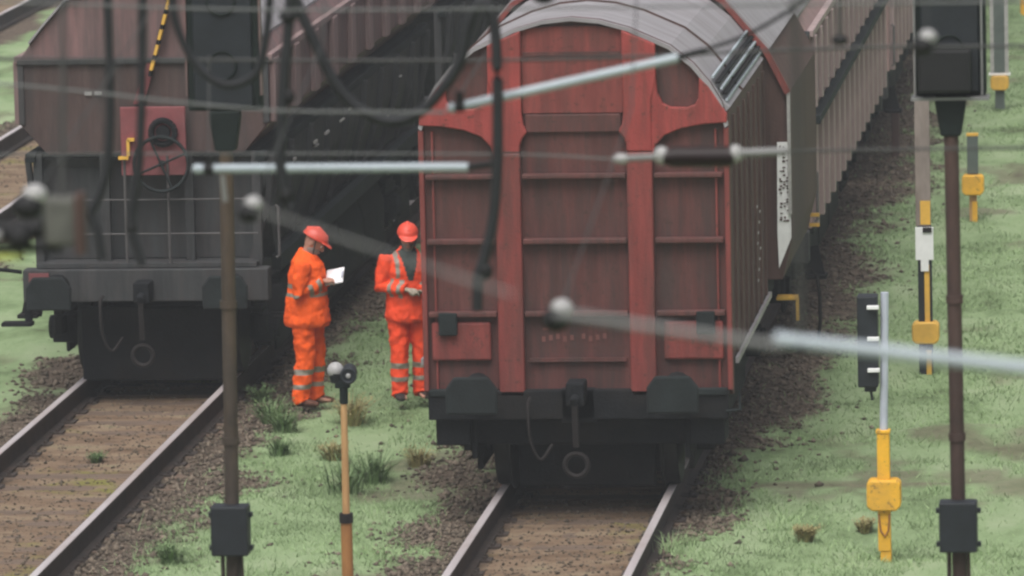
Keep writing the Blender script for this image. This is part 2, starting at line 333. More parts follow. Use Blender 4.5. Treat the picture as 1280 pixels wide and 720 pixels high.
# ---------------------------------------------------------------- tracks
def rail_profile():
    half = [(.036, .160), (.036, .128), (.010, .108), (.010, -.03), (.07, -.046), (.07, -.06)]
    return half + [(-a, b) for a, b in half[::-1]]
def make_rail(x, side_text, track_text, y0, y1):
    o = thing('rail', (x, 0, .04), f'{side_text} rail of {track_text}', 'rail', 'railway rails')
    MB().prism(rail_profile(), y0, y1).build('rail_web', 'rail_side', o, smooth=50)
    MB().prism([(-.035, .1602), (.035, .1602), (.03, .165), (-.03, .165)], y0, y1).build('running_surface', 'rail_top', o)
names = ['the centre track under the red wagon', 'the left track under the dark hopper wagon', 'the empty track beyond the dark hopper wagon', 'the farthest track in the upper left corner']
for tx, nm in zip(TRACKS, names):
    y0 = 46 if tx > -12 else 60
    make_rail(tx - .75, 'left', nm, y0, 130); make_rail(tx + .75, 'right', nm, y0, 130)
sl_mb = MB().box((0, 0, -.03), (2.35, .24, .16)); sleeper0 = None
for tx, nm, ya, yb in ((TRACKS[0], 'centre', 50.2, 58), (TRACKS[1], 'left', 50.2, 66)):
    y = ya
    while y < yb:
        if sleeper0 is None:
            s = sleeper0 = sl_mb.build('sleeper', 'sleeper', bevel=.012)
            for sx in (-1, 1):
                bp = MB().box((sx * .75, 0, .062), (.33, .17, .02))
                for ex in (-.105, .105):
                    for ey in (-.05, .05): bp.cyl((sx * .75 + ex, ey, .06), (sx * .75 + ex, ey, .1), .018, n=8)
                bp.build('baseplate', 'rail_side', s)
        else: s = copy_tree(sleeper0)
        s.location = (tx, y, -.070 + random.uniform(-.010, .008)); s.rotation_euler.z = random.uniform(-.008, .008)
        tag(s, f'worn wooden sleeper half buried in brown grit of the {nm} track', 'sleeper', f'sleepers of the {nm} track')
        y += .63

# ---------------------------------------------------------------- wagons: running gear
def add_wheelset(root, y, yw=.5):
    w = MB().cyl((-.66, y, .66), (.66, y, .66), .08).build('axle', 'iron', root, smooth=40)
    for sx in (-1, 1):
        MB().cyl((sx * .68, y, .66), (sx * .815, y, .66), .46, n=36).cyl((sx * .66, y, .66), (sx * .69, y, .66), .495, n=36).build('wheel', 'wheel', root, smooth=40, bevel=.01)
        MB().box((sx * 1.0, y, .66), (.24, .3, .28)).cyl((sx * 1.1, y, .66), (sx * 1.17, y, .66), .12).box((sx * 1.0, y, .88), (.1, .9, .07)).box((sx * 1.0, y, .95), (.09, .6, .06)).build('axle_box', 'iron', root, bevel=.012)
def add_ends(root, L, zc=1.25, bx=.875, mat='iron2', front_only=False):
    for sgn, y0 in ((-1, 0), (1, L)) if not front_only else ((-1, 0),):
        for sx in (-1, 1):
            b = MB().cyl((sx * bx, y0, zc), (sx * bx, y0 + sgn * .34, zc), .12).cyl((sx * bx, y0 + sgn * .3, zc), (sx * bx, y0 + sgn * .5, zc), .085).build('buffer', 'iron', root, smooth=40)
            pl = [(-.225, -.17), (.225, -.17), (.225, .06), (.15, .16), (-.15, .16), (-.225, .06)]
            MB().prism([(sx * bx + a, zc + c) for a, c in pl], y0 + sgn * .5, y0 + sgn * .545).build('buffer_head', mat, b, bevel=.02)
        cp = MB().box((0, y0 + sgn * .12, zc - .04), (.16, .3, .2)).cyl((0, y0 + sgn * .2, zc - .05), (0, y0 + sgn * .34, zc - .1), .04).build('draw_hook', 'iron', root, bevel=.015)
        MB().bar((0, y0 + sgn * .3, zc - .12), (0, y0 + sgn * .26, zc - .5), .05, .05).ring((0, y0 + sgn * .26, zc - .66), .1, .022).build('screw_coupling', 'hose', cp, smooth=50)
        for k, sx in enumerate((-.42,)):
            MB().tube(smooth_path([(sx, y0 + sgn * .05, zc - .1), (sx, y0 + sgn * .22, zc - .16), (sx + .02, y0 + sgn * .24, zc - .45), (sx + .1, y0 + sgn * .2, zc - .62), (sx + .2, y0 + sgn * .12, zc - .5)]), .014).build('brake_hose', 'hose', root, smooth=60)

# ---------------------------------------------------------------- red hooded wagon
def red_wagon():
    root = thing('hood_wagon', (-5.66, 55, 0), 'red freight wagon with barrel roof and panelled end wall standing on the centre track', 'freight wagon')
    half = [(1.36, 1.13), (1.355, 3.5), (1.30, 3.70), (1.2, 3.87), (1.06, 4.04), (.86, 4.2), (.5, 4.36), (.25, 4.43), (0, 4.455)]
    full = half + [(-a, b) for a, b in half[-2::-1]]
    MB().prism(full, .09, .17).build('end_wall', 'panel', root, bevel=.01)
    # red frame: rim of the arch, corner blocks, two posts that flare at the eaves, sill
    outer = half[1:]
    inner = [(1.325, 3.48), (1.27, 3.68), (1.175, 3.845), (1.04, 4.012), (.845, 4.17), (.492, 4.33), (.247, 4.40), (0, 4.425)]
    fr = MB()
    for sx in (-1, 1):
        for i in range(len(outer) - 1):
            q = [outer[i], outer[i + 1], inner[i + 1], inner[i]]
            fr.prism([(sx * a, b) for a, b in q], .02, .09)
    fr.build('arch_rim', 'roof', root)
    for sx in (-1, 1):
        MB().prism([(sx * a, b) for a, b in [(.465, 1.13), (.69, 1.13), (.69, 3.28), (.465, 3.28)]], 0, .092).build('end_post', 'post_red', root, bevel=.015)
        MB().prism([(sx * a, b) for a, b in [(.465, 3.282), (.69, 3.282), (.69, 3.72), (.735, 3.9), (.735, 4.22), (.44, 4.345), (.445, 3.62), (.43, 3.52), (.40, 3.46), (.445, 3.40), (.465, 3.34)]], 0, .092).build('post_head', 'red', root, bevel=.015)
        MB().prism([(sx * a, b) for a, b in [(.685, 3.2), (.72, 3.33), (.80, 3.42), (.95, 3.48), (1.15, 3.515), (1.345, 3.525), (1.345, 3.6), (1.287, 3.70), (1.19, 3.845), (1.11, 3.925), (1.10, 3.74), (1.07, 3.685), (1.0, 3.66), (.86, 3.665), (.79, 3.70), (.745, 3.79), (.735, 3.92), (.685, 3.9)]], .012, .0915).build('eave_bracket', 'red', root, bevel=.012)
        MB().box((sx * 1.335, .06, 2.33), (.045, .06, 2.3)).build('corner_post', 'panel_top', root, bevel=.008)
        MB().box((sx * 1.24, .075, 2.33), (.02, .04, 2.28)).build('inner_post', 'panel_top', root, bevel=.006)
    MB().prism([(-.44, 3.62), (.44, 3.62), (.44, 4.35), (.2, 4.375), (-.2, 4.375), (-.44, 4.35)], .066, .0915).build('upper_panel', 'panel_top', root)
    MB().box((0, .075, 3.53), (.84, .05, .16)).build('eave_beam', 'panel', root, bevel=.01)
    for z, hgt in ((3.07, .045), (2.5, .05), (1.86, .05)):
        r_ = MB()
        for x0, x1 in ((-1.3, -.70), (-.455, .455), (.70, 1.3)): r_.box(((x0 + x1) / 2, .045, z), (x1 - x0, .09, hgt))
        r_.build('cross_rib', 'panel', root, bevel=.012)
    for zz in (4.14, 1.45): MB().box((0, .068, zz), (.85, .05, .03)).build('panel_seam', 'panel', root)
    for sx in (-1, 1):
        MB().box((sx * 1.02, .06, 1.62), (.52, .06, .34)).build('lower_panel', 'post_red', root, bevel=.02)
        MB().box((sx * 1.13, .02, 1.78), (.16, .1, .2)).build('latch_box', 'iron2', root, bevel=.01)
    st = MB()
    for k in range(9): st.box((-.30 + k * .062 + (k > 4) * .04, .088, 1.63 + .012 * (k % 3)), (.03, .008, .045))
    st.box((-.28, .088, 1.72), (.05, .008, .02)); st.build('lettering', M('faded_stencil', (.17, .07, .062), .8), root)
    # hoods
    roof = [(1.36, 3.64)] + half[2:]; rf = roof + [(-a, b) for a, b in roof[-2::-1]]
    thin = rf + [(a * .97, b - .04) for a, b in rf[::-1]]
    MB().prism(thin, .172, 4.36).build('roof', 'roof', root)
    g = MB()
    for (px, pz) in ((1.33, 3.70), (1.285, 3.80), (1.21, 3.90)):
        g.box((px, 2.3, pz), (.022, 4.1, .02))
    g.build('roof_gutter', 'alu', root)
    g = MB()
    for (px, pz) in ((1.31, 3.752), (1.25, 3.85)):
        g.box((px, 2.3, pz), (.04, 4.08, .02))
    g.build('gutter_seal', 'iron', root)
    seam = MB()
    for i in range(len(rf) - 1): seam.bar((rf[i][0] * 1.004, 1.6, rf[i][1] + .006), (rf[i + 1][0] * 1.004, 1.6, rf[i + 1][1] + .006), .03, .02)
    seam.build('roof_seam', 'side', root)
    for sx in (-1, 1):
        s = MB().box((sx * 1.34, 2.27, 2.53), (.03, 4.18, 2.2))
        for k in range(7): s.box((sx * 1.36, .5 + k * .6, 2.5), (.04, .07, 2.1))
        s.build('sliding_wall', 'side', root, bevel=.006)
        MB().box((sx * 1.385, 2.27, 1.42), (.03, 4.18, .05)).build('wall_rail', 'roof', root)
        t = MB()
        for k in range(9): t.box((sx * 1.383, 2.9 + .11 * (k % 4), 1.75 + k * .085), (.008, .07, .02))
        t.build('lettering', 'chalk', root)
    # the larger middle hood
    big = [(1.50, 1.55), (1.60, 1.95), (1.60, 3.33), (1.40, 3.72), (1.22, 3.93), (1.0, 4.19), (.7, 4.36), (.3, 4.50), (0, 4.53)]
    bf = big + [(-a, b) for a, b in big[-2::-1]]
    MB().prism(bf, 4.4, 8.1).build('middle_hood', 'side', root, bevel=.01)
    rim = MB()
    for sx in (-1, 1):
        for i in range(2, len(big) - 1):
            q = [big[i], big[i + 1], (big[i + 1][0] * .97, big[i + 1][1] - .03), (big[i][0] * .97, big[i][1] - .03)]
            rim.prism([(sx * a * 1.003, b + .002) for a, b in q], 4.33, 4.399)
    rim.build('hood_rim', 'panel_top', root)
    br = [(1.42, 3.74), (1.235, 3.95), (1.0, 4.22), (.7, 4.39), (.3, 4.53), (0, 4.56)]; bo = br + [(-a, b) for a, b in br[-2::-1]]
    MB().prism(bo + [(a * .985, b - .025) for a, b in bo[::-1]], 4.42, 8.12).build('hood_roof', 'roof', root)
    MB().box((1.585, 4.37, 2.75), (.03, .06, 1.15)).build('hood_edge', 'chalk', root)
    w = MB().prism([(1.47, 1.66), (1.59, 1.95), (1.59, 2.85), (1.47, 2.85), (1.46, 2.0)], 4.37, 4.396); w.build('white_end_plate', 'white', root)
    sq = MB()
    pr_ = random.Random(5)
    for k in range(24):
        for px in (1.497, 1.53, 1.562):
            if pr_.random() < .62: sq.box((px + pr_.uniform(-.006, .006), 4.366, 2.05 + k * .033 + pr_.uniform(-.008, .008)), (pr_.uniform(.012, .03), .008, pr_.uniform(.007, .02)))
    sq.build('plate_lettering', 'side', root)
    # underframe, with side plates, boxes and cross plates added to block light beneath
    for sx in (-1, 1):
        for y in (1.0, 6.6): MB().box((sx * .94, y, .74), (.05, 1.7, .36)).box((sx * .94, y, .5), (.05, .9, .2)).build('side_shade_plate', 'iron', root, bevel=.01)
        MB().box((sx * 1.0, 3.8, .68), (.12, 3.2, .5)).build('side_shade_box', 'iron', root, bevel=.02)
    MB().box((0, .72, .47), (1.22, .08, .5)).build('shade_plate', 'iron', root, bevel=.02)
    for y in (1.62, 6.0): MB().box((0, y, .52), (1.3, .1, .62)).build('shade_beam', 'iron', root, bevel=.02)
    MB().cyl((.1, 3.0, .75), (.1, 4.6, .75), .3, n=20).build('brake_cylinder', 'iron', root, smooth=40)
    MB().box((0, .12, 1.06), (2.64, .24, .26)).box((0, 4, 1.05), (.3, 8, .3)).box((-1.1, 4.05, 1.1), (.12, 7.9, .24)).box((1.1, 4.05, 1.1), (.12, 7.9, .24)).build('underframe', 'iron', root, bevel=.012)
    MB().box((0, .5, .78), (1.9, .5, .22)).box((0, .9, .6), (1.3, .3, .14)).build('brake_rigging', 'iron', root, bevel=.015)
    for sx in (-1, 1):
        MB().box((sx * 1.12, .35, .84), (.3, .5, .3)).bar((sx * 1.25, .2, .9), (sx * 1.1, .8, .6), .06, .06).build('step_bracket', 'iron', root, bevel=.01)
        MB().box((sx * 1.05, .02, 1.17), (.5, .08, .06)).build('buffer_step', 'iron2', root, bevel=.01)
    add_ends(root, 8.1, 1.23, front_only=True)
    for y in (1.0, 6.6): add_wheelset(root, y)
    hr = MB().tube(smooth_path([(1.4, 6.9, .55), (1.66, 6.9, .6), (1.66, 6.9, 1.25), (1.45, 6.9, 1.28)], 3), .018); hr.build('grab_rail', 'iron', root)
    MB().box((1.5, 5.0, 1.30), (.2, .2, .03)).box((1.6, 4.92, 1.2), (.03, .03, .22)).build('footstep', 'yellow_old', root, bevel=.005)
    MB().box((1.58, 7.9, 1.72), (.1, .06, .03)).box((1.58, 7.9, 1.62), (.1, .06, .03)).build('lever', 'yellow_old', root)
    hl = MB().tube([(1.30, -.02, 1.0), (1.42, -.04, 1.02), (1.42, -.04, 1.28)], .016); hl.build('grab_rail', 'iron2', root)
    return root
red_wagon()

# ---------------------------------------------------------------- hopper wagons
def hopper(label, x, y, L, h, upper, eave=3.42, group=None, detail=True, box=False):
    root = thing('hopper_wagon', (x, y, 0), label, 'freight wagon', group)
    prof = ([(h - .02, 2.52), (h, 2.55)] if box else [(h - .28, 2.50), (h - .25, 2.52), (h, 2.8)]) + [(h, eave), (h - .12, eave + .17), (h - .27, eave + .35), (h - .5, eave + .6), (.35, eave + .75), (0, eave + .78)]
    pf = prof + [(-a, b) for a, b in prof[-2::-1]]
    e0 = .25
    MB().prism(pf, e0, L - e0).build('hopper_body', upper, root, bevel=.012)
    pr = [(a, b + .004) for a, b in prof[-5:]]; po = pr + [(-a, b) for a, b in pr[-2::-1]]
    MB().prism(po + [(a, b + .03) for a, b in po[::-1]], e0 - .05, L - e0 + .05).build('roof', 'roof', root)
    # end face below the roof: dark lower half, seams, inclined end sheet
    for yy, sg in ((e0, -1), (L - e0, 1)):
        MB().prism([(h - .01, eave - .02), (h - .01, 2.81), (h - .25, 2.53), (-h + .25, 2.53), (-h + .01, 2.81), (-h + .01, eave - .02)], yy + sg * .002, yy + sg * .022).build('end_sheet', 'end_brown', root)
        MB().box((0, yy + sg * .03, eave), (2 * h, .06, .05)).box((-h + .03, yy + sg * .02, 3.1), (.06, .05, .6)).box((h - .03, yy + sg * .02, 3.1), (.06, .05, .6)).build('end_rib', 'hop_dark', root, bevel=.008)
    n = int(L / (1.5 if upper == 'hop_red' else .95)); rw = .3 if upper == 'hop_red' else .16
    def ribs(mb, name, mat, sx):
        first = None
        for k in range(n + 1):
            yy = e0 + .2 + k * (L - 2 * e0 - .4) / n
            if first is None: o = first = mb.build(name, mat, root, bevel=.006)
            else: o = first.copy(); COL.objects.link(o)
            o.location.y = yy
    rm = 'hop_rib_red' if upper == 'hop_red' else 'hop_rib'
    for sx in (-1, 1):
        ribs(MB().box((sx * (h + .03), 0, ((2.6 if box else 2.8) + eave) / 2), (.06, rw, eave - (2.62 if box else 2.8))), 'side_rib', rm, sx)
        MB().box((sx * (h + (.05 if box else -.1)), L / 2, 2.5 if box else 2.47), (.1, L - .4, .09)).build('side_ledge', 'iron2', root, bevel=.008)
        MB().box((sx * (h + .005), L / 2, eave + .02), (.07, L - .5, .07)).build('eave_rail', rm, root, bevel=.008)
    if box:
        MB().prism([(h - .01, 2.515), (h - .01, 1.38), (-h + .01, 1.38), (-h + .01, 2.515)], e0 + .02, L - e0 - .02).build('lower_body', upper, root, bevel=.01)
        for sx in (-1, 1): ribs(MB().box((sx * (h + .02), 0, 1.92), (.07, rw, 1.06)), 'lower_rib', rm, sx)
    else:
        low = [(h - .06, 2.455), (h - .1, 2.0), (.95, 1.32), (-.95, 1.32), (-h + .1, 2.0), (-h + .06, 2.455)]
        MB().prism(low, 1.25, L - 1.25).build('lower_hopper', 'hop_dark', root, bevel=.01)
        for a, b in ((1.24, e0 + .1), (L - 1.24, L - e0 - .1)):
            MB().prism([(a, 1.32), (a, 2.45), (b, 2.45)], -h + .12, h - .12, 'yz').build('end_slope', 'hop_dark', root, bevel=.01)
        for sx in (-1, 1): ribs(MB().bar((sx * (h - .03), 0, 2.45), (sx * (h - .07), 0, 2.0), .07, .06).bar((sx * (h - .07), 0, 2.0), (sx * .98, 0, 1.34), .07, .06), 'lower_rib', 'hop_dark', sx)
    # frame
    MB().box((0, .11, 1.22), (2 * h - .05, .22, .32)).box((0, L - .11, 1.22), (2 * h - .05, .22, .32)).box((-.9, L / 2, 1.14), (.14, L - .44, .26)).box((.9, L / 2, 1.14), (.14, L - .44, .26)).build('underframe', 'hop_dark', root, bevel=.012)
    for sx in (-1, 1):
        MB().bar((sx * (h - .1), L / 2 - L * .42, 1.3), (sx * (h - .1), L / 2 + L * .42, 1.3), .1, .16).build('side_sill', 'iron2', root)
        for yy in (.3, L - .3):
            for px in (h - .16, .42): MB().bar((sx * px, yy, 1.38), (sx * px, yy, 2.5), .085, .085).build('end_post', 'hop_dark', root)
    for yy in (.28, L - .28): MB().box((0, yy, 1.41), (2 * h - .3, .4, .04)).build('end_platform', 'hop_dark', root)
    add_ends(root, L, 1.22, mat='iron2')
    for c in (2.0, L - 2.0):
        for dy in (-.9, .9): add_wheelset(root, c + dy)
        for sx in (-1, 1): MB().box((sx * 1.02, c, .72), (.1, 2.5, .2)).box((sx * 1.02, c, .9), (.14, .5, .3)).build('bogie_frame', 'iron', root, bevel=.02)
        for dy, sz, zz in ((0, (1.9, .4, .25), .75), (-1.4, (1.5, .12, .74), .56), (1.4, (1.9, .12, .5), .68), (-.35, (1.25, .1, .7), .5)): MB().box((0, c + dy, zz), sz).build('bogie_beam_shade_plate', 'iron', root, bevel=.02)  # bogie bolster, plus deep cross plates added to darken the space below
        for sx in (-1, 1): MB().box((sx * 1.06, c, .55), (.04, 1.1, .4)).build('side_shade_plate', 'iron', root, bevel=.02)  # side plates added to keep light from under the bogie
    for k in range(3):
        MB().prism([(-1.0, 1.33), (1.0, 1.33), (1.14, .9), (1.14, .42), (-1.14, .42), (-1.14, .9)], L * (.37 + .13 * k) - .85, L * (.37 + .13 * k) + .85).build('discharge_chute', 'iron', root, bevel=.01)
    if detail:
        MB().box((0, .46, 1.97), (2 * h - .3, .05, 1.06)).build('lower_end_sheet', 'hop_dark', root)
        MB().prism([(-.22, 2.30), (.43, 2.30), (.43, 2.98), (-.22, 2.98)], .10, .13).build('brake_board', 'brake', root, bevel=.01)
        MB().prism([(-.10, 3.0), (.0, 3.0), (.14, 3.42), (.05, 3.42)], .19, .22).build('board_arm', 'brake', root)
        bw = MB().ring((.19, .02, 2.42), .27, .018).cyl((.19, .02, 2.42), (.19, .12, 2.42), .03)
        for a in range(4): bw.cyl((.19, .02, 2.42), (.19 + .27 * math.cos(a * 1.57 + .4), .02, 2.42 + .27 * math.sin(a * 1.57 + .4)), .012, n=6)
        bw.build('brake_wheel', 'iron2', root, smooth=50)
        MB().ring((.21, .06, 2.73), .12, .03, n=18).cyl((.21, .05, 2.73), (.21, .1, 2.73), .07).build('brake_gear', 'iron', root, smooth=50)
        MB().box((-.14, .07, 2.58), (.03, .04, .16)).box((-.19, .07, 2.48), (.1, .04, .03)).box((-.11, .07, 2.66), (.07, .04, .03)).build('brake_lever', 'yellow_old', root)
        la = MB(); 
        for k in range(5): la.bar((.1 + k * .043, .155, 3.34 + k * .15), (.13 + k * .043, .155, 3.44 + k * .15), .1, .03)
        lad = la.build('warning_stripe', 'yellow_old', root)
        MB().bar((.08, .185, 3.28), (.34, .185, 4.2), .13, .03).build('stripe_board', 'iron', lad)
        for xx in (-.19, .24): MB().cyl((xx, .1, 1.43), (xx, .1, 2.5), .014, n=8).build('handrail_post', 'dark_rail', root)
        for zz in (1.72, 2.06): MB().cyl((-1.1, .1, zz), (1.12, .1, zz), .009, n=8).build('handrail', 'dark_rail', root)
        for dx, dz in ((-.65, .5), (-.55, .5)): MB().box((dx + .1, .21, 3.12 + .02 * dx), (.07, .008, .035)).build('stencil_mark', 'chalk', root)
        sk = MB()
        for q in range(9):
            yy = random.uniform(1.6, L - 1.5); zz = random.choice([2.1, 2.2, 2.3, 2.25, 1.75, 1.6])
            sk.box((h - .02 + (zz - 2.0) * .09 - (max(0, 2.0 - zz)) * .42, yy, zz), (.02, random.uniform(.06, .3), random.uniform(.015, .035)))
        sk.build('lettering', 'chalk', root)
        MB().tube(smooth_path([(-1.25, .1, 1.35), (-1.5, .05, 1.38), (-1.56, .05, 1.3), (-1.56, .05, 1.12)], 4), .02).build('lamp_bracket', 'iron', root, smooth=50)
        MB().bar((-1.2, .12, 1.1), (-1.2, .12, .86), .07, .05).box((-1.3, .06, .84), (.3, .18, .035)).build('footstep', 'iron', root)
        MB().box((-1.06, -.01, 1.24), (.2, .03, .22)).build('corner_plate', 'brake', root)
    for sx in (-1, 1):
        MB().box((sx * (h + .02), .55, .86), (.2, .3, .035)).bar((sx * (h - .06), .55, 1.15), (sx * (h - .0), .55, .86), .03, .2).build('footstep', 'iron', root)
        MB().tube([(sx * (h + .02), .3, 1.45), (sx * (h + .05), .3, 1.47), (sx * (h + .05), .3, 1.95), (sx * (h + .02), .3, 1.97)], .015).build('grab_rail', 'dark_rail', root)
    return root
hopper('dark hopper wagon with red brake board behind the two workers, first on the left track', -10.62, 61.75, 13.6, 1.25, 'hop_red')
l2 = hopper('grey brown hopper wagon coupled behind the dark one with the red brake board', -10.62, 76.6, 13.6, 1.25, 'hop_red', detail=False, group='hopper wagons further back')
r2 = hopper('pinkish ribbed hopper wagon coupled right behind the red barrel roofed wagon', -5.66, 64.2, 14.2, 1.46, 'hop_pink', eave=3.35, detail=False, box=True, group='hopper wagons further back')
r3 = copy_tree(r2); r3.location.y = 79.6
r3['label'] = 'second pinkish ribbed hopper wagon behind the red wagon, farther along the centre track'
r4 = copy_tree(r2); r4.location.y = 95.0
r4['label'] = 'farthest pinkish ribbed hopper wagon of the centre track, under the top edge'

# ---------------------------------------------------------------- people
def voxel(name, bm, vox, mats, parent, face_mat=None, sm=4, folds=0.):
    me = bpy.data.meshes.new(name); bm.to_mesh(me); bm.free()
    t = bpy.data.objects.new('build', me); COL.objects.link(t)
    r = t.modifiers.new('r', 'REMESH'); r.mode = 'VOXEL'; r.voxel_size = vox; r.use_smooth_shade = True
    s = t.modifiers.new('s', 'SMOOTH'); s.iterations = sm; s.factor = .5
    if folds:
        tx = bpy.data.textures.new('folds', 'CLOUDS'); tx.noise_scale = .075; tx.noise_depth = 2
        d = t.modifiers.new('d', 'DISPLACE'); d.texture = tx; d.strength = folds; d.mid_level = .5; d.texture_coords = 'LOCAL'
    bpy.context.view_layer.update()
    out = bpy.data.meshes.new_from_object(t.evaluated_get(bpy.context.evaluated_depsgraph_get()))
    bpy.data.objects.remove(t); out.name = name
    out.materials.clear()
    for m in mats: out.materials.append(MAT[m])
    out.shade_smooth()
    if face_mat:
        for p in out.polygons: p.material_index = face_mat(p.center)
    o = bpy.data.objects.new(name, out); COL.objects.link(o); o.parent = parent if parent else None
    return o
def seg_t(p, a, b):
    v = b - a; t = (p - a).dot(v) / v.length; return t, ((p - a) - v * (t / v.length)).length
def add_hand(bm, wrist, d, n, thumb, curl, s=1.):
    # d: pointing direction, n: palm normal (fingers curl towards it), thumb: towards the thumb's side
    d = Vector(d).normalized(); n = Vector(n).normalized(); n = (n - d * n.dot(d)).normalized(); t = d.cross(n)
    if t.dot(Vector(thumb)) < 0: t = -t
    w = Vector(wrist)
    loft(bm, [w - d * .03, w, w + d * .03 * s, w + d * .065 * s, w + d * .092 * s], [.026, .027, .038, .042, .038], [.021, .02, .017, .015, .011], t, 12)
    for k, (off, ln) in enumerate(((.030, .072), (.0105, .08), (-.0095, .075), (-.029, .058))):
        p = w + d * .082 * s + t * off * s; pts = [p]; ang = 0
        for j, f in enumerate((.45, .31, .24)):
            ang += curl * (.6, 1., .8)[j] + .08 * k
            p = p + (d * math.cos(ang) + n * math.sin(ang)) * ln * f * s; pts.append(p)
        loft(bm, pts, [.0088, .0083, .0078, .0062], [.0088, .0083, .0078, .0062], t, 8)
    p = w + d * .025 + t * .03; q = p + (d * .6 + t * .75 + n * .25).normalized() * .04; r_ = q + (d * .85 + t * .1 + n * .55).normalized() * .034
    loft(bm, [p - t * .01, q, r_], [.013, .0105, .008], [.013, .0105, .008], n, 8)
def head_tf(c, pitch, yaw):
    return Matrix.Translation(c) @ Matrix.Rotation(yaw, 4, 'Z') @ Matrix.Rotation(-pitch, 4, 'X')
def add_head(bm, T, neck_base):
    b2 = bmesh.new()
    rows = [(-.122, .030, .032, .052), (-.108, .044, .05, .04), (-.08, .056, .07, .022), (-.04, .066, .085, .01), (0, .072, .092, .004), (.04, .075, .097, 0), (.08, .067, .088, -.004), (.105, .048, .062, -.006), (.12, .02, .03, -.006)]
    loft(b2, [(0, r_[3], r_[0]) for r_ in rows], [r_[1] for r_ in rows], [r_[2] for r_ in rows], (1, 0, 0), 20)
    loft(b2, [(0, .088, .018), (0, .104, -.01), (0, .116, -.034), (0, .098, -.046)], [.008, .011, .017, .014], [.01, .012, .012, .008], (1, 0, 0), 10)
    for sx in (-1, 1):
        loft(b2, [(sx * .070, -.012, -.04), (sx * .078, -.01, -.01), (sx * .078, -.016, .025)], [.006, .008, .006], [.012, .02, .016], (1, 0, 0), 8)
        loft(b2, [(sx * .012, .094, .022), (sx * .05, .082, .022)], [.007, .006], [.008, .008], (0, 1, 0), 8)
    loft(b2, [(-.026, .088, -.072), (0, .097, -.071), (.026, .088, -.072)], [.005, .007, .005], [.008, .01, .008], (0, 1, 0), 8)
    b2.transform(T); tmp = bpy.data.meshes.new('t'); b2.to_mesh(tmp); b2.free(); bm.from_mesh(tmp); bpy.data.meshes.remove(tmp)
    top = T @ Vector((0, -.015, -.05)); nb = Vector(neck_base)
    loft(bm, [nb - Vector((0, 0, .05)), nb, (nb + top) / 2, top], [.07, .06, .055, .055], [.065, .06, .058, .055], (1, 0, 0), 14)
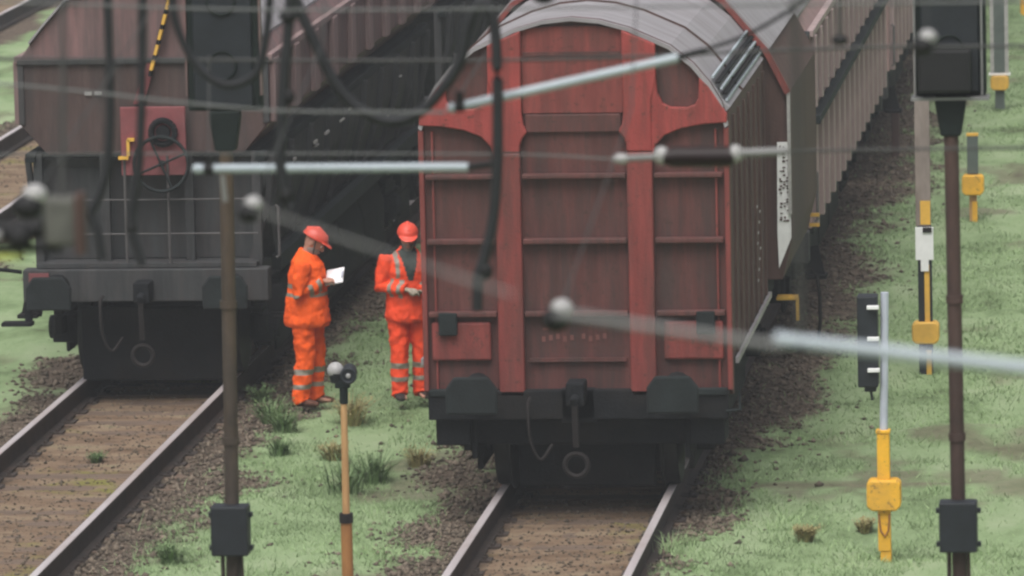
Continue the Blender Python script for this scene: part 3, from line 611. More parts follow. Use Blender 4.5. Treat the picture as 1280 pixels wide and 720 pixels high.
def make_person(label, loc, rz, pose, shell, trous, boots, shirt=None, beard=True):
    P = pose; root_loc = loc
    # --- body: one continuous mesh, also under the clothes
    bm = bmesh.new(); T = head_tf(P['head'], P['nod'], P['turn']); add_head(bm, T, P['neck'])
    tx = P['torso']
    loft(bm, [p for p, a, b in tx], [a - .035 for p, a, b in tx], [b - .035 for p, a, b in tx], (1, 0, 0), 18)
    for sd in (0, 1):
        s, e, w = [Vector(v) for v in P['arm'][sd]]
        loft(bm, [s, (s + e) / 2, e, (e + w) / 2, w], [.055, .048, .042, .038, .028], [.055, .048, .042, .036, .024], (0, 0, 1) if abs((e - s).normalized().z) < .9 else (0, 1, 0), 12)
        hd, hn, ht, cu = P['hand'][sd]; add_hand(bm, w, hd, hn, ht, cu)
        hp, k, a = [Vector(v) for v in P['leg'][sd]]
        loft(bm, [hp + Vector((0, 0, .05)), hp, (hp + k) / 2, k, (k + a) / 2, a, a - Vector((0, 0, .03))], [.09, .088, .075, .055, .055, .04, .04], [.09, .088, .075, .055, .055, .042, .042], (1, 0, 0), 14)
        loft(bm, [a + Vector((0, -.05, -.04)), a + Vector((0, .0, -.035)), a + Vector((0, .1, -.05)), a + Vector((0, .16, -.06))], [.035, .04, .045, .035], [.03, .035, .025, .018], (1, 0, 0), 12)
    gl = P.get('gloves')
    W = [Vector(P['arm'][s_][2]) for s_ in (0, 1)]
    def fm(c):
        if gl and min((c - w).length for w in W) < .2 and c.z < 1.36: return 1
        return 0
    body = voxel('person', bm, .0062, ['skin', 'glove'], None, fm, sm=3)
    body.location = loc; body.rotation_euler.z = rz; tag(body, label, 'person', 'railway workers')
    # --- jacket with reflective bands
    bm = bmesh.new()
    loft(bm, [p for p, a, b in tx], [a for p, a, b in tx], [b for p, a, b in tx], (1, 0, 0), 24)
    for sd in (0, 1):
        s, e, w = [Vector(v) for v in P['arm'][sd]]; d = (w - e).normalized()
        loft(bm, [s - (e - s) * .12, s, (s + e) / 2, e, (e + w) / 2, w - d * .01], [.075, .088, .083, .076, .07, .055], [.075, .09, .083, .076, .07, .055], (0, 0, 1) if abs((e - s).normalized().z) < .9 else (0, 1, 0), 14)
    if 'flap' in P: loft(bm, *P['flap'], (1, 0, 0), 12)
    A = [[Vector(v) for v in P['arm'][s_]] for s_ in (0, 1)]
    def fj(c):
        for s, e, w in A:
            t, dd = seg_t(c, e, w); L = (w - e).length
            if dd < .09 and -.02 < t < L + .02 and (c - s).length > .2:
                return 1 if (.35 * L < t < .35 * L + .045 or .70 * L < t < .70 * L + .045) else 0
            t, dd = seg_t(c, s, e)
            if dd < .1 and .14 < t < (e - s).length and abs(c.x) > .2: return 0
        if shirt and c.y > .03 and c.z > P['vz'] and abs(c.x - .01) < .022 + (c.z - P['vz']) * .26: return 2
        for z in P['bands']:
            if z < c.z < z + .04: return 1
        if shirt and c.z > 1.22 and .115 < abs(c.x) < .15: return 1
        return 0
    voxel('jacket', bm, .0115, [shell, 'reflect', 'dark_cloth'], body, fj, sm=2, folds=.034)
    bm = bmesh.new()
    loft(bm, [p for p, a, b in P['hips']], [a for p, a, b in P['hips']], [b for p, a, b in P['hips']], (1, 0, 0), 20)
    for sd in (0, 1):
        hp, k, a = [Vector(v) for v in P['leg'][sd]]
        loft(bm, [hp + Vector((0, 0, .04)), hp - Vector((0, 0, .05)), (hp + k) / 2, k, (k + a) / 2, a + Vector((0, 0, .0)), a - Vector((0, -.02, .04))], [.12, .116, .102, .088, .088, .084, .09], [.125, .118, .106, .094, .092, .088, .096], (1, 0, 0), 16)
    def ft(c):
        for z in P['leg_bands']:
            if z < c.z < z + .05: return 1
        return 0
    voxel('trousers', bm, .0115, [trous, 'reflect'], body, ft, sm=2, folds=.036)
    for sd in (0, 1):
        a = Vector(P['leg'][sd][2]); out = (-.05, .05)[sd] * .6; b = bmesh.new()
        loft(b, [a + Vector((0, -.085, -.045)), a + Vector((0, -.04, -.04)), a + Vector((out * .4, .05, -.042)), a + Vector((out * .8, .13, -.052)), a + Vector((out, .185, -.062))], [.035, .046, .052, .052, .03], [.035, .045, .042, .032, .02], (1, 0, 0), 14)
        loft(b, [a + Vector((0, -.01, -.05)), a + Vector((0, -.01, .06))], [.05, .052], [.055, .058], (1, 0, 0), 12)
        voxel('boot', b, .009, [boots], body)
    # --- head gear and face
    b = bmesh.new(); rows = [(.045, .098, .124), (.06, .097, .122), (.09, .088, .112), (.115, .07, .09), (.135, .042, .055), (.143, .012, .016)]
    loft(b, [(0, -.006, r_[0]) for r_ in rows], [r_[1] for r_ in rows], [r_[2] for r_ in rows], (1, 0, 0), 26)
    loft(b, [(0, .07, .050), (0, .11, .048), (0, .15, .038), (0, .165, .032)], [.092, .082, .06, .03], [.009, .008, .007, .006], (1, 0, 0), 16)
    loft(b, [(0, -.12, .1), (0, -.02, .15), (0, .09, .11)], [.012, .016, .012], [.008, .01, .008], (1, 0, 0), 8)
    b.transform(T @ Matrix.Translation((0, 0, -.012)) @ Matrix.Scale(1.09, 4)); voxel('helmet', b, .006, ['helmet'], body, sm=3)
    s = MB()
    for sx in (-1, 1): s.tube([T @ Vector((sx * .082, .01, .05)), T @ Vector((sx * .076, .03, -.04)), T @ Vector((sx * .04, .055, -.118))], .006, 6)
    s.build('chin_strap', 'dark_cloth', body)
    for sx in (-1, 1):
        e = MB().ball(T @ Vector((sx * .031, .083, .0)), .012, n=10).build('eye', 'white', body, smooth=60)
        MB().ball(T @ Vector((sx * .031, .0925, -.002)), .006, n=8).build('iris', 'boot', e, smooth=60)
    if beard:
        b = bmesh.new(); rows = [(-.135, .026, .026, .055), (-.115, .046, .052, .045), (-.085, .06, .072, .027), (-.062, .066, .076, .017), (-.045, .066, .07, .008)]
        loft(b, [(0, r_[3], r_[0]) for r_ in rows], [r_[1] for r_ in rows], [r_[2] for r_ in rows], (1, 0, 0), 18)
        b.transform(T); voxel('beard', b, .006, ['beard'], body)
    return body
stand_torso = lambda f, lean: [((0, 0, .79), .215, .195 * f), ((0, 0, .83), .23, .208 * f), ((0, 0, 1.0), .22, .195 * f), ((0, .005, 1.14), .205, .178 * f), ((0, .01 + lean * .3, 1.28), .215, .172 * f), ((0, .01 + lean * .6, 1.37), .21, .15 * f), ((0, lean, 1.44), .165, .12 * f), ((0, lean, 1.49), .095, .09 * f), ((0, lean + .01, 1.52), .07, .075)]
p1 = dict(head=(0, .085, 1.60), nod=R(30), turn=R(4), neck=(0, .02, 1.47), torso=stand_torso(1.06, .0),
    arm=[[(-.2, 0, 1.40), (-.25, -.03, 1.13), (-.10, .2, 1.215)], [(.2, 0, 1.40), (.25, -.04, 1.13), (.10, .18, 1.235)]],
    hand=[((.35, .9, .15), (.3, 0, 1), (-1, .3, .2), .35), ((-.35, .9, .05), (-.5, .1, -1), (-.3, .2, 1), .75)],
    leg=[[(-.1, .03, .88), (-.105, .055, .48), (-.11, .03, .1)], [(.1, -.02, .88), (.105, -.01, .48), (.11, -.07, .1)]],
    hips=[((0, 0, .78), .17, .15), ((0, 0, .86), .185, .16), ((0, 0, .95), .18, .155)], bands=(1.085, 1.17), leg_bands=(.19, .33))
make_person('worker in orange hi-vis suit and red helmet, side on, writing on a white pad', (-8.965, 61.4, .06), R(-92), p1, 'hivis', 'hivis', 'boot2').scale = (1.0, 1.02, 1.015)
p2 = dict(head=(0, .055, 1.62), nod=R(16), turn=R(-12), neck=(0, .02, 1.48), torso=stand_torso(.95, .0),
    arm=[[(-.2, 0, 1.41), (-.27, .0, 1.13), (-.07, .19, 1.09)], [(.2, 0, 1.41), (.27, .0, 1.14), (.06, .2, 1.12)]],
    hand=[((.8, .5, -.2), (0, -.4, 1), (-.2, .8, .5), .5), ((-.9, .4, -.1), (0, -.3, -1), (.2, .8, .5), .6)],
    leg=[[(-.1, .0, .88), (-.115, .03, .48), (-.12, -.01, .1)], [(.1, .0, .88), (.105, .03, .48), (.11, .02, .1)]],
    hips=[((0, 0, .78), .17, .15), ((0, 0, .86), .185, .16), ((0, 0, .95), .18, .155)], bands=(), leg_bands=(.2, .33), gloves=True, vz=1.2,
    flap=([(-.15, .06, 1.02), (-.17, .07, .9), (-.175, .07, .78), (-.17, .07, .72)], [.085, .09, .085, .05], [.1, .1, .09, .06]))
make_person('worker in open red-orange hi-vis jacket, facing the camera, beside the red wagon', (-8.0, 61.65, .08), R(-158), p2, 'hivis_red', 'hivis_red', 'boot', shirt=True)
pad = thing('notepad', (-8.955, 61.4, .06), 'white paper pad held open by the worker standing side on', 'notepad', rz=R(-92))
RP = Matrix.Rotation(R(48), 3, 'Y') @ Matrix.Rotation(R(18), 3, 'X')
def on_pad(x, y, z): return Vector((0, .275, 1.285)) + RP @ Vector((x, y, z))
MB().box(on_pad(0, 0, .006), (.17, .18, .006), RP).build('paper', 'paper', pad)
MB().box(on_pad(0, 0, 0), (.18, .19, .005), RP).build('backing_board', 'paper', pad)
MB().box(on_pad(0, .085, .014), (.07, .02, .012), RP).build('clip', 'galv', pad)

# ---------------------------------------------------------------- weeds
def weed(loc, n, hgt, mat, label, name='weed'):
    V, F = [], []
    for k in range(int(n * 2.2)):
        a = random.uniform(0, 6.28); l_ = hgt * random.uniform(.5, 1.1); sp = random.uniform(.1, .95); r0 = random.uniform(0, hgt * .45); w = random.uniform(.003, .008)
        d = Vector((math.cos(a), math.sin(a), 0)); q = Vector((-math.sin(a), math.cos(a), 0)); b = d * r0; i = len(V)
        for t, ww in ((0, w), (.5, w * 1.2), (1, .001)):
            c = b + d * (sp * l_ * t ** 2) + Vector((0, 0, l_ * t * (1 - .25 * sp * t)))
            V += [c - q * ww, c + q * ww]
        F += [(i, i + 1, i + 3, i + 2), (i + 2, i + 3, i + 5, i + 4)]
        if random.random() < .7:
            for j in range(5):
                t = random.uniform(.3, .95); c = b + d * (sp * l_ * t ** 2) + Vector((0, 0, l_ * t)); e = Vector((random.uniform(-1, 1), random.uniform(-1, 1), random.uniform(-.1, .6))).normalized()
                f = e.cross(Vector((0, 0, 1))).normalized(); i = len(V); s = random.uniform(.02, .045)
                V += [c, c + e * s * .5 + f * s * .22, c + e * s, c + e * s * .5 - f * s * .22]; F.append((i, i + 1, i + 2, i + 3))
    me = bpy.data.meshes.new(name); me.from_pydata([tuple(v) for v in V], [], F); me.materials.append(MAT[mat])
    o = bpy.data.objects.new(name, me); COL.objects.link(o); x, y = loc; o.location = (x, y, float(ground_z(np.array([x]), np.array([y]))[0]) - .01); tag(o, label, 'weed', 'weeds in the grass')
weed((-7.80, 57.3), 60, .34, 'weed', 'tall leafy weed clump in the grass between the ochre lamp post and the red wagon')
weed((-9.25, 60.7), 60, .28, 'weed', 'green weed clump by the feet of the worker with the pad')
weed((-9.05, 60.2), 50, .25, 'weed', 'low weed clump in front of the worker with the pad')
weed((-8.45, 60.6), 60, .30, 'straw', 'yellowish weed clump behind the top of the ochre lamp post')
weed((-7.2, 60.2), 46, .36, 'weed', 'thin weeds against the left buffer of the red wagon')
weed((-7.05, 59.0), 30, .30, 'straw', 'dry stalks below the left edge of the red wagon')
weed((-3.62, 53.9), 90, .15, 'straw', 'low brownish tuft in the grass left of the nearest yellow post')
weed((-3.15, 54.6), 50, .14, 'straw', 'small dry tuft just left of the foot of the nearest yellow post')
weed((-9.55, 62.1), 40, .2, 'weed', 'green weed beside the right wheel of the dark hopper wagon')
weed((-8.35, 58.6), 60, .2, 'straw', 'olive dry clump in the grass right behind the ochre lamp post, nearest the camera side')
weed((-8.9, 58.9), 50, .2, 'weed', 'broad low green clump between the left mast and the ochre lamp post')
weed((-7.5, 58.3), 50, .22, 'straw', 'dry clump midway between the ochre lamp post and the red wagon')
weed((-9.0, 53.2), 60, .22, 'weed', 'pale green clump at the bottom edge by the left junction box')
weed((-7.95, 56.6), 40, .4, 'weed', 'tallest thin stemmed weed beside the leafy clump right of the lamp post')
weed((-10.6, 58.6), 40, .12, 'weed', 'small green weed between the rails of the left track')

# ---------------------------------------------------------------- trackside markers
def marker_box(root, z, w=.28, h=.25, mat='yellow'):
    MB().prism([(-w / 2, z + .04), (-w / 2 + .04, z), (w / 2 - .04, z), (w / 2, z + .04), (w / 2, z + h - .03), (w / 2 - .03, z + h), (-w / 2 + .03, z + h), (-w / 2, z + h - .03)], -.1, .1).build('hinge_box', mat, root, bevel=.015)
G = 'yellow boxed posts along the track'
m1 = thing('shunting_signal', (-2.89, 53, 0), 'bright yellow post with pale upper pole and black three lamp head, nearest of the row', 'signal post', G)
MB().box((0, 0, .62), (.105, .105, 1.0)).box((0, 0, 1.135), (.12, .12, .03)).build('yellow_sleeve', 'yellow', m1, bevel=.008)
MB().box((.01, 0, .06), (.09, .09, .14)).build('foot', 'yellow', m1, bevel=.005)
marker_box(m1, .47, .285, .26)
MB().cyl((.005, 0, 1.14), (.03, 0, 2.31), .034).build('pole', 'galv', m1, smooth=40)
hd = MB().box((-.115, 0, 1.905), (.17, .2, .77)).box((-.1, 0, 1.50), (.1, .1, .05)).build('signal_head', 'black', m1, bevel=.012)
for z in (2.2, 1.935, 1.67): MB().box((-.065, -.115, z), (.1, .06, .03)).build('visor', 'white', hd, bevel=.004)
MB().tube([(-.1, 0, 1.49), (-.085, 0, 1.40)], .012).build('cable', 'black', hd)
MB().tube([(-.045, -.062, .44), (-.03, -.062, .3), (.005, -.062, .25), (.035, -.062, .3), (.048, -.062, .44)], .009).build('handle', 'ochre_dark', m1)
m2 = thing('marker_post', (-3.02, 63.5, 0), 'tall grey brown post with white plate over black and yellow stripes', 'marker post', G)
MB().box((-.01, 0, 2.45), (.15, .06, 1.85)).build('upper_post', 'grey_post', m2, bevel=.006)
MB().box((.012, -.033, 1.66), (.10, .004, .24)).build('rust_patch', 'yellow_old', m2)
MB().box((0, -.045, 1.35), (.18, .02, .33)).box((0, -.045, 1.13), (.08, .02, .12)).build('white_plate', 'white', m2, bevel=.004)
MB().box((.03, -.065, 1.49), (.09, .012, .05)).build('plate_clip', 'hose', m2)
MB().box((0, 0, .77), (.14, .06, 1.52)).build('striped_post', 'black', m2, bevel=.006)
MB().box((.02, -.034, .8), (.05, .006, .68)).box((.03, -.034, .14), (.05, .006, .26)).build('yellow_stripe', 'yellow_old', m2)
marker_box(m2, .34, .27, .22, 'yellow_old')
m3 = thing('marker_post', (-3.02, 75.8, 0), 'short grey green post with yellow box midway, beyond the white plate post', 'marker post', G)
MB().box((0, 0, .8), (.13, .08, .46)).build('upper_post', 'green_post', m3, bevel=.006); MB().box((0, 0, 1.04), (.14, .09, .03)).build('cap', 'yellow_old', m3)
MB().box((0, 0, .17), (.09, .07, .34)).build('leg', 'ochre', m3, bevel=.005); MB().box((.02, -.04, .12), (.06, .02, .24)).build('yellow_stripe', 'yellow', m3); marker_box(m3, .32, .26, .24, 'yellow')
m4 = thing('marker_post', (-3.12, 88, 0), 'pale edged grey post with small yellow box low down, right of the signal head', 'marker post', G)
MB().box((0, 0, 1.3), (.16, .06, 1.6)).build('upper_post', 'green_post', m4); MB().box((-.1, 0, 1.3), (.05, .07, 1.6)).box((.1, 0, 1.3), (.05, .07, 1.6)).build('pale_edge', 'chalk', m4)
MB().box((0, 0, .16), (.13, .08, .3)).build('leg', 'green_post', m4); marker_box(m4, .27, .25, .2, 'yellow_old'); MB().box((0, 0, .49), (.3, .1, .03)).build('cap', 'white', m4)
m5 = thing('marker_post', (-3.02, 98.5, 0), 'farthest yellow marker post cut by the right edge of the picture', 'marker post', G)
MB().box((0, 0, .16), (.14, .08, .32)).build('leg', 'green_post', m5); marker_box(m5, .3, .28, .3, 'yellow'); MB().box((0, 0, .95), (.14, .08, .7)).build('upper_post', 'yellow_old', m5)
st = thing('stub_post', (-4.28, 82.5, 0), 'short dark stub post in the grass beside the ribbed wagons', 'post')
MB().box((0, 0, .3), (.1, .08, .62)).build('stub', 'side', st, bevel=.01); MB().box((0, 0, .62), (.14, .1, .04)).build('cap', 'side', st)

# lamp post
lp = thing('lamp_post', (-7.03, 50, 0), 'ochre post with two round lamps, one pale and one black, in front of the workers', 'lamp post')
MB().cyl((0, 0, 0), (0, 0, .93), .046).build('lower_sleeve', 'ochre_dark', lp, smooth=40); MB().cyl((0, 0, .90), (0, 0, .975), .056).build('collar', 'hose', lp, smooth=40)
MB().cyl((0, 0, .97), (.005, 0, 1.9), .031, .026).build('pole', 'ochre', lp, smooth=40)
MB().cyl((.005, 0, 1.86), (.008, 0, 2.06), .034).box((.0, -.01, 2.04), (.12, .06, .1)).build('bracket', 'sig_black', lp, bevel=.008)
a = MB().cyl((.045, .1, 2.115), (.06, -.1, 2.10), .058, .066, 20).build('lamp', 'black', lp, smooth=40)
MB().ring((.0605, -.1, 2.10), .056, .012, n=20).build('lamp_rim', 'black', a, smooth=50); MB().ball((.06, -.1, 2.10), .02, (1, .5, 1)).build('lens', 'cap', a, smooth=60)
b = MB().ball((-.055, 0, 2.13), .068, n=20).build('lamp', 'cap', lp, smooth=60); MB().cyl((-.055, .0, 2.03), (-.05, 0, 2.11), .04, .066, 18).build('lamp_housing', 'black', b, smooth=40)

# ---------------------------------------------------------------- light signals on poles
def pole_signal(x, y, label, mast, hw, z0, box_z, front, lean):
    r = thing('light_signal', (x, y, 0), label, 'railway signal', 'light signals on poles')
    MB().cyl((lean, 0, 0), (0, 0, z0 - .2), .047, n=16).build('mast', mast, r, smooth=40)
    for z in (1.1, 3.0, 3.9): MB().cyl((lean * (1 - z / z0), 0, z), (lean * (1 - z / z0), 0, z + .05), .056, n=14).build('clamp', mast, r, smooth=40)
    bxx = lean * .55
    bx = MB().box((bxx, -.06, box_z), (.245, .16, .33))
    bx.build('junction_box', 'black', r, bevel=.012)
    for sx in (-1, 1):
        for dz in (-.12, .1): MB().box((bxx + sx * .13, -.05, box_z + dz), (.03, .05, .03)).build('box_hinge', 'black', r)
    MB().cyl((bxx - .07, -.02, 0), (bxx - .065, -.02, box_z - .15), .014, n=8).cyl((bxx + .08, -.02, 0), (bxx + .06, -.02, box_z - .15), .012, n=8).build('conduit', mast, r, smooth=40)
    MB().prism([(-.035 - .03, z0 - .26), (.065, z0 - .26), (.1, z0 - .05), (.1, z0), (-.1, z0), (-.1, z0 - .05)], -.06, .06).build('neck', 'sig_black', r, bevel=.012)
    h = MB().box((0, .05, z0 + .6), (hw, .14, 1.2)).build('signal_head', 'sig_black', r, bevel=.015)
    MB().box((0, -.035, z0 + .58), (hw * .8, .03, 1.1)).build('front_panel', 'black', h, bevel=.008)
    for k in range(2):
        MB().ring((0, -.06, z0 + .3 + .42 * k), .09, .008, n=24).build('lamp_hood', 'sig_black', h, smooth=50)
        MB().cyl((0, -.03, z0 + .3 + .42 * k), (0, -.055, z0 + .3 + .42 * k), .085, n=24).build('lens', 'black', h, smooth=40)
    return r, h
s1, h1 = pole_signal(-6.49, 41, 'dark signal head on a rust brown pole in front of the dark hopper wagon', 'mast', .48, 5.2, 2.44, False, -.06)
s2, h2 = pole_signal(-1.77, 41, 'black signal head on a dark brown pole standing over the grass at right', 'mast_dark', .46, 5.25, 2.45, False, .03)
for xx in (-.226, .205): MB().box((xx, -.04, 5.85), (.012, .05, 1.2)).build('edge_strip', 'dull_tube', h2)
MB().box((0, .0, 5.235), (.5, .2, .02)).build('edge_strip', 'dull_tube', h2)
MB().box((-.03, -.1, 5.42), (.34, .14, .28)).build('lamp_housing', 'fitting', h2, bevel=.02)
for xx in (-.245, .245): MB().box((xx, .0, 5.9), (.012, .06, 1.2)).build('edge_strip', 'hop_red', h1)

# ---------------------------------------------------------------- overhead line gear
OH = 'overhead line fittings'
def wire(pts, r, mat, label, cat='wire', name='span_wire', sm=True, group='overhead wires'):
    o = MB().tube(smooth_path(pts, 8) if sm and len(pts) > 2 else pts, r, 8).build(name, mat, smooth=60)
    return tag(o, label, cat, group)
wire([(-9, 26.2, 6.64), (-6.472, 26.2, 6.633), (-4.969, 26.2, 6.632), (-4.022, 26.2, 6.626), (-2.95, 26.2, 6.612), (-2.52, 26.2, 6.588)], .0035, 'wire', 'thin pale span wire crossing the dark hopper wagon to the ribbed insulator')
wire([(-1.8, 26.2, 6.614), (-1.391, 26.2, 6.616), (-.833, 26.2, 6.618), (2.5, 26.2, 6.62)], .006, 'wire_dark', 'dark span wire running right from the ribbed insulator')
wire([(-9, 26.4, 7.06), (-6.503, 26.4, 7.042), (-4.789, 26.4, 7.009), (-2.963, 26.4, 6.985), (-1.761, 26.4, 7.014), (-.983, 26.4, 7.019), (2.5, 26.4, 6.98)], .0065, 'wire_dark', 'dark upper span wire passing across the tops of both wagons')
wire([(-8, 24, 7.5), (-5.6, 24, 7.23), (-4.589, 24, 7.151), (-3.711, 24, 7.052), (-3.188, 24, 7.034), (-2.95, 24, 7.03)], .005, 'wire', 'pale sagging wire over the upper part of the dark hopper wagon')
wire([(-8, 24, 7.56), (-5.589, 24, 7.507), (-4.424, 24, 7.462), (-3.669, 24, 7.431), (-2.507, 24, 7.423), (1, 24, 7.43)], .0045, 'wire', 'topmost pale wire just under the upper edge of the picture')
def arm(pts, r, mat, label, ends=(), end_pts=None):
    o = thing('registration_arm', pts[0], label, 'registration arm', OH); p0 = Vector(pts[0])
    MB().cyl((0, 0, 0), Vector(pts[1]) - p0, r, n=14).build('tube', mat, o, smooth=40)
    if end_pts: MB().tube([Vector(p) - p0 for p in end_pts], r * .75, 10).build('end_fitting', 'fitting', o, smooth=50)
    MB().ball((0, 0, 0), r * 1.15, n=10).build('end_cap', mat, o, smooth=60)
    return o
arm([(-4.24, 26, 6.588), (-3.111, 26, 6.584)], .019, 'alu', 'level pale blue tube left of the red wagon ending in a black fitting', end_pts=[(-3.111, 26, 6.584), (-3.0, 26, 6.598)])
MB_arm_b = arm([(-3.123, 25.6, 6.873), (-2.199, 25.6, 7.068)], .0185, 'alu', 'white tube slanting up across the red end wall', end_pts=[(-2.21, 25.6, 7.066), (-2.09, 25.6, 7.096)])
wire([(-2.1, 25.6, 7.093), (-1.867, 25.6, 7.183), (-1.5, 25.6, 7.42), (-.6, 25.6, 8.05)], .008, 'fitting', 'short dark pull wire rising from the slanting white tube', name='pull_wire')
arm([(-1.059, 15, 7.464), (.304, 15, 7.296)], .0165, 'alu', 'thick pale tube crossing the grass at the lower right')
arm([(-1.996, 13, 8.034), (-1.47, 13, 7.853)], .0032, 'dull_tube', 'dull grey tube sloping down behind the pale ball above the worker')
arm([(-1.372, 13, 7.813), (-.918, 13, 7.743)], .008, 'dull_tube', 'dull grey tube low across the red end wall right of the pale ball')
def tube_clamp(x, y, z, label, up):
    o = thing('tube_clamp', (x, y, z), label, 'clamp', OH)
    MB().cyl((-.02, 0, 0), (.02, 0, 0), .024, n=14).box((0, 0, .035), (.03, .03, .05)).build('clamp_ring', 'fitting', o, smooth=40)
    MB().cyl((0, 0, .05), up, .0035, n=8).build('stay_wire', 'wire_dark', o)
tube_clamp(-4.19, 26, 6.588, 'dark clamp on the left end of the level pale blue tube', (-.05, .4, .43))
tube_clamp(-3.09, 25.6, 6.88, 'dark clamp on the lower end of the slanting white tube', (.02, .8, .14))
MB_stub = MB().cyl((0, 0, -.02), (.01, 0, -.13), .012).build('tube_stub', 'dull_tube', smooth=40, loc=(-4.135, 26, 6.58)); tag(MB_stub, 'short grey stub hanging below the left end of the pale blue tube', 'fitting', OH)
ins = thing('insulator', (-2.517, 26.2, 6.59), 'black ribbed insulator between two white caps on the span wire', 'insulator', OH)
c = MB()
for k in range(12): c.cyl((.226 + k * .0215, 0, .004), (.226 + k * .0215 + .014, 0, .004), .046, n=18)
c.cyl((.2, 0, .004), (.49, 0, .004), .034, n=14).build('ribbed_rod', 'insul', ins, smooth=40)
MB().ball((.19, 0, .012), .034, (1, 1, 1.1)).build('end_cap', 'cap', ins, smooth=60); MB().ball((.495, 0, .016), .034, (1, 1, 1.1)).build('end_cap', 'cap', ins, smooth=60)
MB().ball((.02, 0, .0), .024, (1.6, 1, .9)).build('wire_clamp', 'cap', ins, smooth=60)
MB().cyl((.03, 0, 0), (.17, 0, .006), .014).build('link_rod', 'dull_tube', ins, smooth=40); MB().cyl((.51, 0, .018), (.71, 0, .024), .018).build('link_tube', 'dull_tube', ins, smooth=40)
def ball_ins(x, y, z, r, label, stem):
    r *= .85
    o = thing('ball_insulator', (x, y, z), label, 'insulator', OH)
    MB().ball((r * .15, 0, r * .25), r * .88, (1, 1, .85), n=20).build('lit_top', 'cap', o, smooth=60)
    MB().ball((-r * .3, -r * .2, -r * .62), r * 1.1, (1, 1, .85), n=18).build('shaded_underside', 'fitting', o, smooth=60)  # black lower ball paints the shaded underside, pale one the lit top
    MB().tube(stem, .003, 8).build('stem', 'wire_dark', o)
ball_ins(-3.243, 21, 7.05, .042, 'pale ball insulator on the pole left of the worker with the pad', [(0, 0, 0), (-.1, 2.5, .3), (-.15, 3.2, 1.2)])
ball_ins(-2.216, 21, 6.688, .05, 'pale ball insulator in front of the lower red end wall', [(0, 0, 0), (.02, 2.5, .4), (.02, 3.4, 1.6)])
ball_ins(-3.985, 21, 7.085, .056, 'pale ball insulator beside the blurred clamp at the left edge', [(0, 0, 0), (0, 2.5, .4), (0, 3.0, 1.2)])
ball_ins(-.984, 21, 7.583, .04, 'pale ball insulator hanging in front of the black signal head', [(0, 0, 0), (0.015, 0, .5), (.015, 0, .9)])
def blob(x, y, z, r, label):
    o = thing('line_clamp', (x, y, z), label, 'line clamp', OH)
    MB().ball((0, 0, 0), r, (1.1, 1, .7)).cyl((-.02, 0, 0), (.02, .0, 0), r * .5).build('clamp_body', 'fitting', o, smooth=60); MB().cyl((0, 0, 0), (0, 0, 1.), .008, n=8).build('hanger', 'wire_dark', o)
blob(-2.674, 25, 7.378, .045, 'black line clamp at the top edge above the red arch')
blob(-3.694, 25, 7.31, .035, 'black line clamp on the hanging cable beside the left signal head')
blob(-1.51, 25, 7.19, .03, 'small black clamp in front of the pinkish ribbed wagon')
blob(-1.01, 15, 7.445, .017, 'small black clamp under the end of the thick pale tube')
cl = thing('cable_clamp', (-3.642, 19, 7.236), 'blurred grey and black clamp assembly at the left edge below the pale ball', 'clamp', OH)
cl.scale = (.79, .79, .79)
MB().box((.16, 0, .03), (.13, .12, .19)).build('clamp_block', 'clamp_grey', cl, bevel=.02); MB().box((.235, -.03, .02), (.03, .1, .24)).build('clamp_plate', 'side', cl, bevel=.01)
MB().cyl((-.2, 0, -.02), (.08, 0, .0), .04).ball((-.0, -.05, -.03), .05).build('clamp_jaw', 'fitting', cl, smooth=50); MB().box((-.03, 0, -.075), (.36, .05, .03)).build('clamp_bar', 'fitting', cl, bevel=.006)
MB().ball((-.09, -.06, -.02), .022).build('clamp_bolt', 'cap', cl, smooth=60); MB().box((-.12, -.02, -.105), (.25, .05, .018)).build('clamp_strip', M('lime_strip', (.42, .47, .12), .6), cl)
MB().cyl((.16, 0, .1), (.16, .3, 1.5), .01, n=8).build('hanger', 'wire_dark', cl)
def cable(pts, r, label, extra=None):
    o = thing('hanging_cable', pts[0], label, 'cable', 'hanging cables'); p0 = Vector(pts[0])
    MB().tube([p - p0 for p in smooth_path(pts, 5)], r, 10).build('cable_sheath', 'cable', o, smooth=60)
    if extra:
        for q, rr in extra: MB().ball(Vector(q) - p0, rr, (1, 1, 1.3), n=12).build('cable_lug', 'fitting', o, smooth=60)
C1 = [(-4.41, 25, 8.1), (-4.418, 25, 7.575), (-4.417, 25, 7.32), (-4.417, 25, 7.0), (-4.435, 25, 6.745), (-4.468, 25, 6.616), (-4.509, 25, 6.533), (-4.486, 25, 6.456), (-4.47, 25, 6.343)]
C2 = [(-4.25, 25, 8.1), (-4.264, 25, 7.573), (-4.278, 25, 7.319), (-4.291, 25, 7.0), (-4.309, 25, 6.743), (-4.336, 25, 6.583), (-4.346, 25, 6.471), (-4.326, 25, 6.39), (-4.309, 25, 6.319)]
C3 = [(-3.66, 25, 8.1), (-3.668, 25, 7.565), (-3.687, 25, 7.343), (-3.696, 25, 7.248), (-3.714, 25, 7.089), (-3.732, 25, 6.898), (-3.743, 25, 6.738), (-3.721, 25, 6.594), (-3.703, 25, 6.539)]
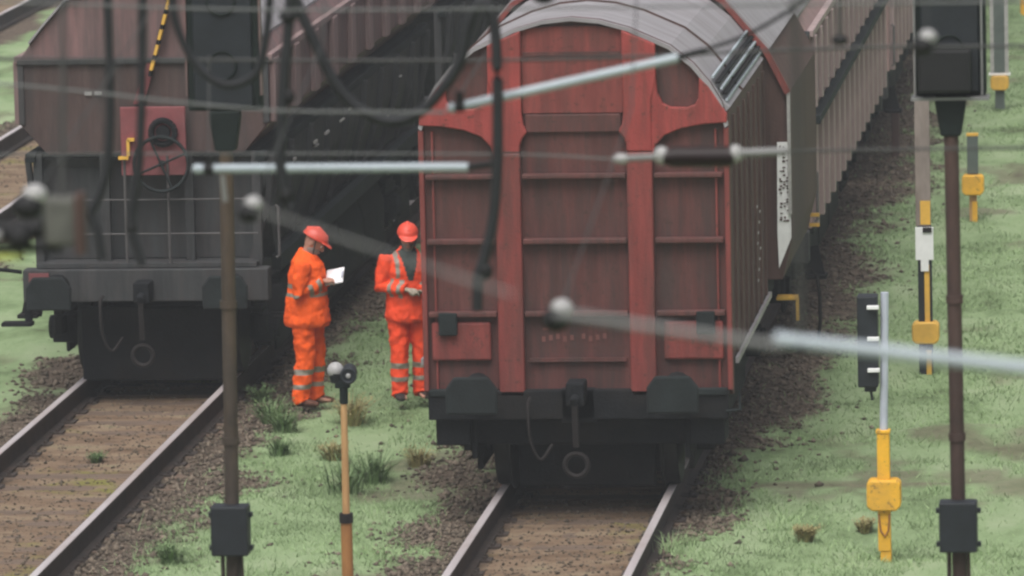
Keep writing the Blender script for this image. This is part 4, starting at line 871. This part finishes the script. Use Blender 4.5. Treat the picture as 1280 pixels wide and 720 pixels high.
C4 = [(-3.85, 25.5, 8.1), (-3.787, 25.5, 7.524), (-3.728, 25.5, 7.313), (-3.673, 25.5, 7.182), (-3.605, 25.5, 7.029), (-3.53, 25.5, 6.921), (-3.437, 25.5, 6.855), (-3.34, 25.5, 6.834), (-3.241, 25.5, 6.869), (-3.151, 25.5, 6.959), (-3.073, 25.5, 7.078), (-3.045, 25.5, 7.191), (-3.0, 25.5, 7.294), (-2.955, 25.5, 7.293), (-2.928, 25.5, 7.19), (-2.923, 25.5, 6.995), (-2.93, 25.5, 6.671), (-2.952, 25.5, 6.443), (-2.991, 25.5, 6.28), (-3.02, 25.5, 6.183), (-3.026, 25.5, 6.058)]
C5 = [(-4.26, 25.5, 8.1), (-4.251, 25.5, 7.53), (-4.238, 25.5, 7.303), (-4.203, 25.5, 7.172), (-4.147, 25.5, 7.068), (-4.054, 25.5, 6.995), (-3.972, 25.5, 6.994), (-3.899, 25.5, 7.045), (-3.863, 25.5, 7.168), (-3.842, 25.5, 7.33), (-3.833, 25.5, 7.525), (-3.83, 25.5, 8.1)]
cable(C1, .018, 'dark cable hanging straight at the far left, curling at its lower end')
cable(C2, .018, 'dark cable hanging past the red brake board, with a knot low down', [((-4.346, 25, 6.471), .022)])
cable(C3, .022, 'thick dark cable hanging over the pale blue tube beside the left signal', [((-3.721, 25, 6.594), .03), ((-3.70, 25, 6.99), .024)])
cable(C4, .023, 'long cable that loops below the wagon roof then drops down the red end wall', [((-2.99, 25.5, 6.22), .03)])
cable(C5, .017, 'dark cable slung in a loop around the left signal head')

# ---------------------------------------------------------------- haze

m = bpy.data.materials.new('haze'); m.use_nodes = True; n = m.node_tree.nodes
n.remove(n['Principled BSDF']); v = n.new('ShaderNodeVolumePrincipled'); v.inputs['Density'].default_value = .0011; v.inputs['Color'].default_value = (.93, .97, 1, 1); v.inputs['Anisotropy'].default_value = .2
m.node_tree.links.new(v.outputs[0], n['Material Output'].inputs['Volume'])
hb = MB().box((-5, 60, 5.2), (5800, 5800, 12.4)); ho = hb.build('haze', m); ho['kind'] = 'stuff'
